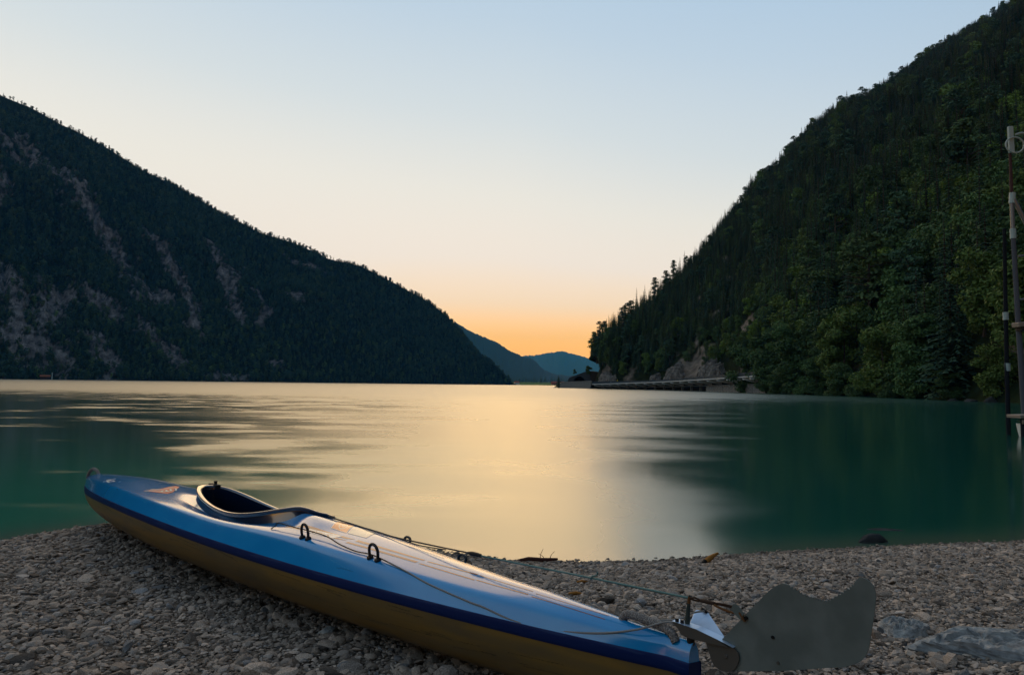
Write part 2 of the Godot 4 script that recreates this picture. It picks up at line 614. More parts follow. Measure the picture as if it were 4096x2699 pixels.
# ---------------------------------------------------------------- water
func build_water() -> void:
	var w := 1536
	var h := 768
	var span := 110.0
	var rough := Image.create_empty(w, h, false, Image.FORMAT_L8)
	var tone := Image.create_empty(w, h, false, Image.FORMAT_RGB8)
	var gloss := Image.create_empty(w, h, false, Image.FORMAT_L8)
	var n := FastNoiseLite.new()
	n.seed = 51
	n.frequency = 0.34
	n.fractal_octaves = 4
	n.fractal_gain = 0.5
	var deep := lin(0.0005, 0.075, 0.058)
	var shelf := lin(0.0005, 0.17, 0.105)
	var shallow := lin(0.10, 0.12, 0.085)
	for y in h:
		var z := -(y + 0.5) / h * span
		for x in w:
			var px := ((x + 0.5) / w * 2.0 - 1.0) * span
			var k := n.get_noise_2d(px * 0.55, z * 1.0)
			var k2 := n.get_noise_2d(px * 0.15 + 300, z * 0.22)
			var side: float = px / maxf(-z, 1.0)
			# how ruffled the water is: calm patches on the left, a wind shadow under the right-hand hill, ripples far out
			var ruffle := 0.5
			var left := 1.0 - sm(-0.5, 0.02, side + k2 * 0.25)
			var k3 := n.get_noise_2d(px * 0.9 - 70.0, z * 2.6)
			var calm := sm(-0.85, 0.75, k * 1.7 + k3 * 0.9 + k2 * 0.9 + 0.3 * (1.0 - sm(5.0, 13.0, -z)) - (3.6 if side < -0.36 else 0.9) * (side + 0.36) + 0.15)
			ruffle = lerpf(ruffle, 1.0 - calm, left)
			ruffle = lerpf(ruffle, 0.0, sm(0.06, 0.34, side + k * 0.16))
			ruffle = lerpf(ruffle, 1.0, sm(44.0, 84.0, -z + k * 26.0) * (1.0 - 0.75 * sm(0.2, 0.45, side)))
			var r := lerpf(0.115, 0.46, ruffle)
			rough.set_pixel(x, y, Color(r, r, r))
			var shine := ruffle
			gloss.set_pixel(x, y, Color(shine, shine, shine))
			var d := land(Vector2(px, z)) if -z < 12.0 and absf(px) < 12.0 else -9.0
			var water := deep.lerp(shelf, (1.0 - sm(7.0, 22.0, -z + k2 * 6.0 - px * 0.25)) * (1.0 - sm(-3.0, 3.0, px)))
			tone.set_pixel(x, y, water.lerp(shallow, 0.85 * sm(-0.9, 0.0, d)))
	var m := mat("lake_water", Color(1, 1, 1), 1.0, 0.7)
	m.clearcoat_enabled = true
	m.clearcoat = 0.75
	m.clearcoat_texture = ImageTexture.create_from_image(gloss)
	m.clearcoat_roughness = 0.36
	m.roughness_texture = ImageTexture.create_from_image(rough)
	m.albedo_texture = ImageTexture.create_from_image(tone)
	m.texture_repeat = false
	var s := Shape.new()
	for p in [Vector3(-2500, 0, 14), Vector3(2500, 0, 14), Vector3(2500, 0, -2600), Vector3(-2500, 0, -2600)]:
		s.add(p, Vector2(p.x / span * 0.5 + 0.5, -p.z / span))
	s.idx.append_array([0, 1, 2, 0, 2, 3])
	ground_piece("lake_water", s.mesh(), m, "wide calm green alpine lake reflecting the sunset between two mountains", "lake")

# ---------------------------------------------------------------- beach
const SHORE := [Vector2(-14, 9), Vector2(-7, -2.2), Vector2(-5, -3.9), Vector2(-3.9, -4.66), Vector2(-3.47, -4.9), Vector2(-3.2, -5.25), Vector2(-3.0, -5.4), Vector2(-2.4, -5.45), Vector2(-1.5, -5.2), Vector2(-0.7, -4.88), Vector2(0, -4.57), Vector2(0.45, -4.55), Vector2(0.9, -4.6), Vector2(1.85, -4.9), Vector2(2.88, -5.15), Vector2(3.9, -5.35), Vector2(6, -6.2), Vector2(9, -7.8), Vector2(13, -10.5), Vector2(18, -15), Vector2(26, -26), Vector2(33, -36)]

func land(p: Vector2) -> float:      # metres inside the shoreline; negative over the lake
	var best := 1e9
	var sign_ := -1.0
	for k in SHORE.size() - 1:
		var a: Vector2 = SHORE[k]
		var b: Vector2 = SHORE[k + 1]
		var q := Geometry2D.get_closest_point_to_segment(p, a, b)
		var d := p.distance_squared_to(q)
		if d < best:
			best = d
			sign_ = 1.0 if (b - a).cross(p - a) > 0 else -1.0
	return sqrt(best) * sign_

func beach_height(x: float, z: float) -> float:
	return beach_level(x, z, land(Vector2(x, z)))

func beach_level(x: float, z: float, d: float) -> float:
	var h := 0.0
	if d < 0:
		h = maxf(0.14 * d, -2.5)
	else:
		h = table([[0, 0], [0.3, 0.055], [0.7, 0.12], [1.2, 0.18], [2.0, 0.25], [2.6, 0.283], [3.4, 0.29], [5.0, 0.32], [9.0, 0.42], [30.0, 0.9]], d)
	h += 0.06 * exp(-(pow(x + 2.25, 2) + pow(z + 4.55, 2)) / 0.5) * sm(-0.2, 0.4, d)
	h += 0.012 * noise2.get_noise_2d(x * 1.3, z * 1.3) * sm(-0.1, 0.5, d)
	return h

func stone_mesh(r: RandomNumberGenerator) -> ArrayMesh:
	# a broken stone: a ball cut by flat faces
	var s := Shape.new()
	var t := (1.0 + sqrt(5.0)) / 2.0
	var p := []
	for q in [[-1, t, 0], [1, t, 0], [-1, -t, 0], [1, -t, 0], [0, -1, t], [0, 1, t], [0, -1, -t], [0, 1, -t], [t, 0, -1], [t, 0, 1], [-t, 0, -1], [-t, 0, 1]]:
		p.append(Vector3(q[0], q[1], q[2]).normalized())
	var f := [[0, 11, 5], [0, 5, 1], [0, 1, 7], [0, 7, 10], [0, 10, 11], [1, 5, 9], [5, 11, 4], [11, 10, 2], [10, 7, 6], [7, 1, 8], [3, 9, 4], [3, 4, 2], [3, 2, 6], [3, 6, 8], [3, 8, 9], [4, 9, 5], [2, 4, 11], [6, 2, 10], [8, 6, 7], [9, 8, 1]]
	var cuts := []
	for k in r.randi_range(5, 8):
		cuts.append([Vector3(r.randfn(), r.randfn(), r.randfn()).normalized(), r.randf_range(0.32, 0.78)])
	var turn := Basis(Vector3(r.randfn(), r.randfn(), r.randfn()).normalized(), r.randf() * TAU)
	var mids := {}
	var faces := []
	for q in f:
		var m := []
		for e in 3:
			var a: int = q[e]
			var b: int = q[(e + 1) % 3]
			var key := mini(a, b) * 100 + maxi(a, b)
			if not mids.has(key):
				mids[key] = p.size()
				p.append(((p[a] + p[b]) as Vector3).normalized())
			m.append(mids[key])
		faces.append_array([[q[0], m[0], m[2]], [q[1], m[1], m[0]], [q[2], m[2], m[1]], [m[0], m[1], m[2]]])
	for q in p:
		var d: Vector3 = turn * q
		var l := 1.0
		for c in cuts:
			var k: float = d.dot(c[0])
			if k > 0.05:
				l = minf(l, c[1] / k)
		s.add(d * l)
	for q in faces:
		s.idx.append_array([q[0], q[1], q[2]])
	return s.mesh(false)

func stone_color() -> Color:      # linear
	var k := rng.randf()
	var v := clampf(rng.randfn(0.46, 0.17), 0.1, 0.85)
	if k < 0.55:
		return Color(v, v * 0.83, v * 0.69)
	if k < 0.8:
		return Color(v * 0.95, v * 0.83, v * 0.73)
	if k < 0.93:
		return Color(v * 1.02, v * 0.85, v * 0.7)
	return Color(v * 0.55, v * 0.55, v * 0.56)

func build_beach() -> void:
	var s := Shape.new()
	var rows := []
	var nx := 240
	var nz := 190
	for j in nz + 1:
		var row := []
		var z := lerpf(4.0, -14.0, pow(float(j) / nz, 1.25))
		for i in nx + 1:
			var fx := float(i) / nx * 2.0 - 1.0
			var x := 1.5 + signf(fx) * pow(absf(fx), 1.4) * 13.0
			var h := beach_height(x, z)
			row.append(Vector3(x, h + 0.004 * noise2.get_noise_2d(x * 9, z * 9), z))
		rows.append(row)
	# rows run away from the camera, columns to the right
	for r in rows:
		r.reverse()
	s.grid(rows)
	var beach := ground_piece("gravel_beach", s.mesh(), M.beach_grit, "grey gravel beach sloping down to the green lake", "beach")
	var variants := []
	for k in 14:
		variants.append(stone_mesh(rng))
	# the stones that show largest: each one by itself
	var tones := []
	for k in 16:
		var m: StandardMaterial3D = M.gravel_stone.duplicate()
		m.vertex_color_use_as_albedo = false
		m.albedo_color = stone_color().linear_to_srgb()
		tones.append(m)
	var big := 0
	while big < 300:
		var z := -rng.randf_range(1.85, 4.4)
		var x := rng.randf_range(-0.8, 0.8) * -z
		if land(Vector2(x, z)) < 0.05 or rng.randf() > 2.0 / (z * z) * 1.6:
			continue
		var r := rng.randf_range(0.017, 0.029) * (1.0 if rng.randf() < 0.88 else 1.5)
		var o := part("stone", variants[rng.randi() % 14], tones[rng.randi() % 16], beach)
		o.transform = stone_place(x, z, r, 0.35, land(Vector2(x, z)))
		big += 1
	# the gravel between them
	var heap := Node3D.new()
	heap.name = "gravel"
	add_child(heap)
	tag(heap, "loose grey and beige gravel covering the beach", "gravel", "", "stuff")
	var lists := []
	for k in 14:
		lists.append([])
	var total := 210000
	var made := 0
	while made < total:
		var z := -rng.randf_range(1.3, 7.0)
		var half := 0.74 * -z + 0.8
		var x := rng.randf_range(-half, half)
		if rng.randf() > half / 6.0:
			continue
		var d := land(Vector2(x, z))
		if d < -0.3:
			continue
		made += 1
		var k := rng.randf()
		var patch := noise2.get_noise_2d(x * 0.9 + 40, z * 0.9)
		var r := rng.randf_range(0.0025, 0.0056)
		if k > 0.50 + patch * 0.25:
			r = rng.randf_range(0.005, 0.0095)
		if k > 0.94 + patch * 0.06:
			r = rng.randf_range(0.0095, 0.019)
		if d < 0.1 and r < 0.012:
			r *= 1.3
		lists[made % 14].append([stone_place(x, z, r, 0.25, d), stone_color() * lerpf(0.55, 1.0, sm(0.02, 0.2, d))])
	for k in 14:
		var mm := MultiMesh.new()
		mm.transform_format = MultiMesh.TRANSFORM_3D
		mm.use_colors = true
		mm.mesh = variants[k]
		mm.instance_count = lists[k].size()
		for q in lists[k].size():
			mm.set_instance_transform(q, lists[k][q][0])
			mm.set_instance_color(q, lists[k][q][1])
		var mi := MultiMeshInstance3D.new()
		mi.name = numbered("pebbles", heap)
		mi.multimesh = mm
		mi.material_override = M.gravel_stone
		mi.set_meta("kind", "stuff")
		heap.add_child(mi, true)
	# pale bedrock slabs at the right, and the stones at the water's edge
	rock("rock_slab", Vector3(1.58, 0.275, -2.42), Vector3(0.29, 0.07, 0.18), 0.35, 61, "large pale grey rock slab with blue cracks, biggest of the three in the gravel by the rudder", "rock", "pale rock slabs")
	rock("rock_slab", Vector3(1.70, 0.275, -2.22), Vector3(0.17, 0.075, 0.08), -0.2, 62, "dark-edged grey rock slab in front of the biggest slab, cut by the photo's right edge", "rock", "pale rock slabs")
	rock("rock_slab", Vector3(1.40, 0.275, -2.56), Vector3(0.12, 0.042, 0.085), 0.7, 63, "small pale rock slab, nearest of the three to the grey rudder blade", "rock", "pale rock slabs")
	rock("shore_rock", Vector3(2.66, 0.0, -5.3), Vector3(0.16, 0.06, 0.05), 0.25, 64, "wet dark rock half out of the water off the right beach", "rock")
	rock("shore_rock", Vector3(3.0, -0.03, -5.75), Vector3(0.22, 0.04, 0.08), 0.0, 65, "low rock just breaking the water behind the wet dark rock", "rock")
	rock("grey_stone", Vector3(-0.62, 0.262, -2.5), Vector3(0.048, 0.022, 0.03), 0.7, 66, "dark oval stone on the gravel in front of the kayak's yellow hull", "stone")
	rock("grey_stone", Vector3(2.52, 0.125, -3.95), Vector3(0.09, 0.02, 0.03), 0.1, 67, "long flat grey stone on the right part of the beach", "stone")

func stone_place(x: float, z: float, r: float, sink: float, d: float) -> Transform3D:
	var h := beach_level(x, z, d)
	var b := Basis(Vector3(rng.randfn(), 0, rng.randfn()).normalized(), rng.randfn(0, 0.35)) * Basis(Vector3.UP, rng.randf() * TAU)
	b = b * Basis.from_scale(Vector3(r * rng.randf_range(1.1, 2.0), r * rng.randf_range(0.45, 0.95), r * rng.randf_range(0.85, 1.45)))
	return Transform3D(b, Vector3(x, h + r * (0.55 - sink), z))

func rock(called: String, at: Vector3, size: Vector3, turn: float, seed_value: int, label: String, category: String, group := "") -> void:
	var r := RandomNumberGenerator.new()
	r.seed = seed_value
	var cuts := []
	for k in 9:
		cuts.append([Vector3(r.randfn(), absf(r.randfn()) * 0.8, r.randfn()).normalized(), r.randf_range(0.6, 0.92)])
	var s := Shape.new()
	var rows := []
	for j in 34:
		var row := []
		var th := PI * (j + 0.0) / 33.0
		for i in 56:
			var ph := TAU * i / 56.0
			var d := Vector3(sin(th) * cos(ph), cos(th), sin(th) * sin(ph))
			var l := 1.0
			for c in cuts:
				var k: float = d.dot(c[0])
				if k > 0.05:
					l = minf(l, c[1] / k)
			l *= 1.0 + 0.07 * noise2.get_noise_3d(d.x * 2.2 + seed_value, d.y * 2.2, d.z * 2.2) + 0.03 * noise2.get_noise_3d(d.x * 7, d.y * 7 + seed_value, d.z * 7)
			var q := d * l
			if called == "rock_slab":      # split along its bedding: flat stepped top
				q.y = minf(q.y, 0.5 + 0.16 * roundf(noise2.get_noise_2d(q.x * 1.1 + seed_value, q.z * 1.7) * 3.0) + 0.12 * noise2.get_noise_2d(q.x * 5.0, q.z * 5.0 + seed_value))
			row.append(q * size)
		row.reverse()
		rows.append(row)
	s.grid(rows, false, true)
	var o := part(called, s.mesh(called != "rock_slab"), M.dark_stone if called.begins_with("shore_") else M.slab_rock, self)
	o.position = at
	o.rotation.y = turn
	tag(o, label, category, group)

# ---------------------------------------------------------------- mountains: foot and crest lines in metres
const LEFT_RIDGE := [Vector3(-991.5,497.8,-980.0), Vector3(-914.3,479.8,-1012.4), Vector3(-845.6,460.4,-1039.0), Vector3(-787.8,432.0,-1060.0), Vector3(-755.8,419.7,-1072.0), Vector3(-722.7,402.9,-1084.0), Vector3(-677.5,383.1,-1100.0), Vector3(-648.4,368.1,-1110.0), Vector3(-600.5,338.7,-1126.0), Vector3(-557.7,318.6,-1140.0), Vector3(-519.9,297.3,-1152.0), Vector3(-481.4,275.5,-1164.0), Vector3(-429.0,250.7,-1180.0), Vector3(-377.5,239.0,-1202.0), Vector3(-323.7,216.1,-1224.0), Vector3(-268.1,205.3,-1246.0), Vector3(-224.8,185.3,-1262.5), Vector3(-180.4,164.7,-1279.0), Vector3(-150.1,146.8,-1290.0), Vector3(-119.0,124.3,-1298.3), Vector3(-87.3,89.6,-1306.7), Vector3(-55.4,52.2,-1315.0), Vector3(-31.3,30.4,-1321.2), Vector3(-11.1,9.9,-1326.5), Vector3(2.7,0.5,-1330.0)]
const LEFT_SHORE := [Vector3(-544.4,0.0,-560.0), Vector3(-536.2,0.0,-616.7), Vector3(-520.7,0.0,-663.3), Vector3(-503.0,0.0,-700.0), Vector3(-493.3,0.0,-723.0), Vector3(-481.9,0.0,-746.0), Vector3(-464.2,0.0,-776.7), Vector3(-451.6,0.0,-795.8), Vector3(-429.1,0.0,-826.5), Vector3(-406.9,0.0,-853.3), Vector3(-386.1,0.0,-876.3), Vector3(-363.6,0.0,-899.3), Vector3(-331.1,0.0,-930.0), Vector3(-301.5,0.0,-980.0), Vector3(-267.0,0.0,-1030.0), Vector3(-227.8,0.0,-1080.0), Vector3(-195.1,0.0,-1117.5), Vector3(-159.8,0.0,-1155.0), Vector3(-134.7,0.0,-1180.0), Vector3(-108.9,0.0,-1210.2), Vector3(-81.6,0.0,-1240.4), Vector3(-52.8,0.0,-1270.6), Vector3(-30.3,0.0,-1293.3), Vector3(-10.9,0.0,-1312.2), Vector3(2.6,0.0,-1325.0)]
const RIGHT_RIDGE := [Vector3(28.1,10.2,-262.0), Vector3(31.7,14.7,-267.4), Vector3(43.0,24.9,-283.0), Vector3(56.5,34.3,-300.0), Vector3(73.5,47.5,-327.0), Vector3(86.0,58.0,-345.0), Vector3(103.0,76.2,-367.5), Vector3(121.3,95.9,-390.0), Vector3(142.8,113.5,-417.5), Vector3(166.1,133.6,-445.0), Vector3(191.2,159.5,-472.5), Vector3(218.0,184.7,-500.0), Vector3(246.5,207.7,-527.5), Vector3(276.7,224.0,-555.0), Vector3(308.8,246.4,-582.5), Vector3(342.6,271.8,-610.0), Vector3(374.5,295.6,-631.2), Vector3(407.8,320.4,-652.3), Vector3(442.5,344.0,-673.5), Vector3(478.5,368.5,-694.6), Vector3(523.7,400.9,-720.0), Vector3(602.4,466.1,-748.2), Vector3(758.8,578.7,-800.0)]
const RIGHT_SHORE := [Vector3(30.2,0.0,-263.0), Vector3(37.0,0.0,-246.0), Vector3(44.2,0.0,-225.0), Vector3(48.6,0.0,-205.0), Vector3(52.7,0.0,-190.0), Vector3(54.9,0.0,-172.0), Vector3(57.2,0.0,-156.0), Vector3(55.7,0.0,-146.0), Vector3(52.7,0.0,-134.0), Vector3(51.2,0.0,-123.0), Vector3(50.3,0.0,-113.0), Vector3(50.1,0.0,-104.0), Vector3(49.8,0.0,-96.0), Vector3(49.0,0.0,-88.0), Vector3(48.1,0.0,-81.0), Vector3(47.5,0.0,-76.0), Vector3(46.6,0.0,-71.0), Vector3(46.0,0.0,-67.0), Vector3(45.8,0.0,-64.0), Vector3(45.0,0.0,-60.0), Vector3(43.2,0.0,-54.0), Vector3(40.8,0.0,-48.0), Vector3(33.9,0.0,-36.0)]
const FAR1 := [Vector3(-486.8,385.5,-4200.0), Vector3(-333.1,361.8,-4200.0), Vector3(-250.6,314.1,-4200.0), Vector3(-204.3,294.3,-4200.0), Vector3(-153.0,274.4,-4200.0), Vector3(-101.7,254.6,-4200.0), Vector3(-24.6,207.1,-4200.0), Vector3(65.1,164.9,-4200.0), Vector3(108.4,160.4,-4200.0), Vector3(149.4,132.9,-4200.0), Vector3(185.4,92.6,-4200.0), Vector3(256.9,63.0,-4200.0), Vector3(358.7,56.7,-4200.0), Vector3(536.6,53.9,-4200.0)]
const FAR2 := [Vector3(-214.7,314.9,-9000.0), Vector3(139.4,357.6,-9000.0), Vector3(177.4,369.0,-9000.0), Vector3(275.7,370.2,-9000.0), Vector3(395.5,393.5,-9000.0), Vector3(520.9,411.5,-9000.0), Vector3(602.6,428.9,-9000.0), Vector3(668.1,429.7,-9000.0), Vector3(722.9,408.6,-9000.0), Vector3(821.3,388.0,-9000.0), Vector3(974.3,346.2,-9000.0), Vector3(1258.3,278.9,-9000.0)]
# bare scree and cliffs on the left mountain: [along, up, half width] along each gully
const ROCKS := [[[0.155, 0.794, 18], [0.18, 0.754, 22], [0.218, 0.683, 28], [0.236, 0.643, 28], [0.263, 0.603, 24], [0.293, 0.518, 22], [0.311, 0.467, 18], [0.323, 0.407, 18], [0.341, 0.347, 28], [0.366, 0.347, 20]], [[0.125, 0.769, 10], [0.145, 0.739, 16], [0.173, 0.704, 8]], [[0.125, 0.643, 8], [0.133, 0.573, 14], [0.125, 0.518, 10]], [[0.331, 0.658, 6], [0.341, 0.598, 14], [0.361, 0.558, 12], [0.371, 0.503, 14], [0.393, 0.437, 16], [0.404, 0.362, 16], [0.411, 0.251, 14], [0.424, 0.206, 8]], [[0.431, 0.693, 10], [0.444, 0.633, 16], [0.459, 0.518, 16], [0.466, 0.452, 10], [0.476, 0.362, 12], [0.481, 0.281, 6]], [[0.125, 0.312, 14], [0.138, 0.226, 30], [0.155, 0.156, 26], [0.145, 0.085, 26]], [[0.178, 0.296, 12], [0.201, 0.236, 22], [0.223, 0.246, 20], [0.188, 0.141, 30], [0.165, 0.065, 26], [0.213, 0.06, 24]], [[0.248, 0.276, 16], [0.276, 0.246, 22], [0.301, 0.211, 18]], [[0.263, 0.121, 20], [0.291, 0.045, 20]], [[0.333, 0.181, 12], [0.356, 0.141, 18], [0.396, 0.06, 14]], [[0.494, 0.497, 6], [0.511, 0.432, 10], [0.501, 0.312, 7]], [[0.551, 0.819, 8], [0.569, 0.834, 14]], [[0.531, 0.879, 6], [0.546, 0.839, 8]], [[0.444, 0.03, 14], [0.479, 0.025, 10]], [[0.521, 0.116, 8], [0.529, 0.08, 8]], [[0.489, 0.633, 7], [0.506, 0.638, 9]], [[0.546, 0.472, 14], [0.551, 0.417, 10]]]

func slope_point(shore: Array, ridge: Array, a: float, b: float, rough: float, big: float) -> Vector3:
	var p := along(shore, a)
	var r := along(ridge, a)
	var q: Vector3
	if b <= 1.0:
		q = p.lerp(r, b)
	else:      # over the crest and down the far side
		var away := Vector3(r.x - p.x, 0, r.z - p.z)
		if away.length() < 25.0:
			away = Vector3(16, 0, -20)
		q = r + away * (b - 1.0) - Vector3(0, r.y * 0.55 * (b - 1.0), 0)
	var side := Vector3(r.x - p.x, 0, r.z - p.z).normalized()
	var out_ := (Vector3(0, 1, 0) - side * 0.8).normalized()
	var k := sin(PI * clampf(b, 0, 1)) * 0.9 + 0.1 * sm(0.0, 0.1, b)
	var n := noise.get_noise_3d(q.x * big, q.y * big * 0.6, q.z * big) * rough
	# gullies and spurs run down the slope
	n += absf(noise.get_noise_2d(a * 900.0, 40.0 + b * 60.0)) * rough * 0.9
	return q + out_ * n * k

func rock_share(a: float, b: float, wide: float, high: float) -> float:
	var best := 9.0
	for g in ROCKS:
		for k in g.size() - 1:
			var p := Vector2(a * wide, b * high)
			var u := Vector2(g[k][0] * wide, g[k][1] * high)
			var v := Vector2(g[k + 1][0] * wide, g[k + 1][1] * high)
			var q := Geometry2D.get_closest_point_to_segment(p, u, v)
			var t := 0.0 if u.distance_to(v) < 0.01 else u.distance_to(q) / u.distance_to(v)
			best = minf(best, p.distance_to(q) / lerpf(g[k][2], g[k + 1][2], t))
	return best

func bare(a: float, b: float, p: Vector3, wide: float, high: float) -> float:      # under 1 where the left mountain shows rock
	return rock_share(a, b, wide, high) * 0.85 + noise.get_noise_3d(p.x * 3.0, p.y * 2.0, p.z * 3.0) * 1.2 + noise.get_noise_3d(p.x * 22.0, p.y * 9.0, p.z * 22.0) * 1.5 + 0.12

func conifer(r: RandomNumberGenerator, whorls: int, arms: int, tufts: int, tall := 1.0, wide := 0.19) -> Shape:
	# height 1; boughs in whorls that droop, each with tufts of needles to both sides
	var s := Shape.new()
	for k in whorls:
		var f := (k + r.randf() * 0.6) / whorls
		var y := lerpf(0.1, 0.97, f)
		var reach := wide * (pow(1.0 - f, 0.8) * r.randf_range(0.7, 1.15) + 0.05)
		var spin := r.randf() * TAU
		for j in arms:
			if r.randf() < 0.1:
				continue
			var ang := spin + TAU * (j + r.randf_range(-0.3, 0.3)) / arms
			var len_ := reach * r.randf_range(0.6, 1.15)
			var d := Vector3(cos(ang), 0, sin(ang))
			var w := Vector3(-d.z, 0, d.x)
			var droop := r.randf_range(0.1, 0.45)
			for q in tufts:
				var t0 := float(q) / tufts
				var t1 := minf(1.0, (q + 1.3) / tufts)
				var a := d * len_ * t0 + Vector3(0, y - droop * len_ * t0, 0)
				var b := d * len_ * t1 + Vector3(0, y - droop * len_ * t1 * t1 - 0.004, 0)
				var wd := len_ * (0.5 + 0.6 / tufts) * lerpf(0.32, 0.15, t0)
				var k2 := r.randf_range(0.75, 1.25)
				s.tint = Color(k2, k2, k2)
				s.tri(a, b, (a + b) * 0.5 + w * wd - Vector3(0, wd * r.randf_range(0.2, 0.8), 0))
				s.tri(a, (a + b) * 0.5 - w * wd - Vector3(0, wd * r.randf_range(0.2, 0.8), 0), b)
	s.tint = Color(1, 1, 1)
	return s

func trunk_shape(h: float, r0: float, bend := 0.0) -> Shape:
	var s := Shape.new()
	var pts := []
	var rad := []
	for k in 7:
		var t := k / 6.0
		pts.append(Vector3(bend * sin(t * 3.0), h * t, bend * 0.6 * t * t))
		rad.append(r0 * (1.0 - 0.9 * t) * (1.3 if k == 0 else 1.0))
	s.tube(pts, rad, 6)
	return s

func clump(s: Shape, c: Vector3, rad: Vector3, count: int, size: float, r: RandomNumberGenerator, hang := 0.0) -> void:
	for k in count:
		var d := Vector3(r.randfn(), r.randfn(), r.randfn()).normalized() * pow(r.randf(), 0.4)
		var p := c + d * rad
		var n := (d * 0.8 + Vector3(r.randfn(), r.randfn() + 0.5, r.randfn()) * 0.6).normalized()
		var u := n.cross(Vector3(r.randfn(), r.randfn() - hang, r.randfn())).normalized()
		var w := n.cross(u)
		var z := size * r.randf_range(0.6, 1.3)
		var k2 := r.randf_range(0.75, 1.3)
		s.tint = Color(k2, k2, k2 * r.randf_range(0.8, 1.1))
		s.tri(p - u * z, p + w * z * 0.55, p + u * z)
		s.tri(p - u * z, p + u * z, p - w * z * 0.55)
	s.tint = Color(1, 1, 1)

# a broad tree of height 1 standing on the bank; its crown may hang to the ground
func broad_crown(r: RandomNumberGenerator, lobes: int, leaves: int, size: float, low: float, wide: float) -> Shape:
	var s := Shape.new()
	for k in lobes:
		var f := (k + 0.5) / lobes
		var y := lerpf(low, 0.9, f)
		var span := wide * sqrt(maxf(0.05, 1.0 - pow((y - 0.45) / 0.56, 2)))
		var a := r.randf() * TAU
		var off := span * r.randf_range(0.25, 0.75)
		var rad := r.randf_range(0.1, 0.19)
		clump(s, Vector3(cos(a) * off, y, sin(a) * off), Vector3(rad * 1.1, rad * 0.75, rad * 1.1), leaves / lobes, size, r, 0.6)
	return s

func pine_crown(r: RandomNumberGenerator) -> Shape:      # a ragged pine with flat tiers
	var s := Shape.new()
	for k in 11:
		var y := lerpf(0.4, 1.0, k / 10.0)
		var a := r.randf() * TAU
		var off := 0.13 * (1.1 - pow(absf(y - 0.62) * 1.9, 2)) * r.randf_range(0.3, 1.1)
		clump(s, Vector3(cos(a) * off, y, sin(a) * off), Vector3(0.15, 0.05, 0.15) * r.randf_range(0.6, 1.1), 120, 0.024, r)
	return s

func pine_wood(r: RandomNumberGenerator) -> Shape:
	var s := trunk_shape(0.96, 0.022, 0.02)
	for k in 9:
		var y := lerpf(0.4, 0.92, k / 8.0)
		var a := r.randf() * TAU
		s.tube([Vector3(0, y - 0.03, 0), Vector3(cos(a) * 0.09, y, sin(a) * 0.09), Vector3(cos(a) * 0.2, y + 0.02, sin(a) * 0.2)], [0.008, 0.006, 0.003], 4)
	return s

func both(crown: Shape, wood: Shape, leaf: Material) -> ArrayMesh:
	var m := ArrayMesh.new()
	crown.into(m, false, true)
	m.surface_set_material(0, leaf)
	wood.into(m, true, true)
	m.surface_set_material(1, M.bark)
	return m

func tree(called: String, crown: Mesh, wood: Mesh, leaf: Material, at: Vector3, turn: float, tall: float, fat: float, label: String, category: String, group := "") -> Node3D:
	var o := thing(called, label, category, at, turn, group)
	part("trunk", wood, M.bark, o)
	part("crown", crown, leaf, o)
	o.scale = Vector3(tall * fat, tall, tall * fat)
	return o

func scatter(called: String, list: Array, meshes: Array, parent: Node) -> void:
	for k in meshes.size():
		var mine := []
		for q in list.size():
			if q % meshes.size() == k:
				mine.append(list[q])
		var mm := MultiMesh.new()
		mm.transform_format = MultiMesh.TRANSFORM_3D
		mm.use_colors = true
		mm.mesh = meshes[k]
		mm.instance_count = mine.size()
		for q in mine.size():
			mm.set_instance_transform(q, mine[q][0])
			mm.set_instance_color(q, mine[q][1])
		var mi := MultiMeshInstance3D.new()
		mi.name = numbered(called, parent)
		mi.multimesh = mm
		mi.set_meta("kind", "stuff")
		parent.add_child(mi, true)

func leaf_tone(k: float) -> Color:      # linear tint of a tree
	var v := rng.randf_range(0.65, 1.3)
	if k < 0.6:
		return Color(v, v, v)
	if k < 0.85:
		return Color(v * 1.5, v * 1.25, v * 0.9)
	return Color(v * 1.9, v * 1.7, v * 0.9)

func hillside(called: String, shore: Array, ridge: Array, nu: int, nv: int, rough: float, big: float, paint: Callable, label: String, category: String) -> void:
	var s := Shape.new()
	var rows := []
	for i in nu + 1:
		var row := []
		for j in nv + 1:
			var b := -0.03 + 1.55 * float(j) / nv
			row.append(slope_point(shore, ridge, float(i) / nu, b, rough, big))
		rows.append(row)
	s.grid(rows)
	for i in nu + 1:
		for j in nv + 1:
			s.col[i * (nv + 1) + j] = paint.call(float(i) / nu, -0.03 + 1.55 * float(j) / nv, rows[i][j])
	ground_piece(called, s.mesh(true, true), M.hillside, label, category)

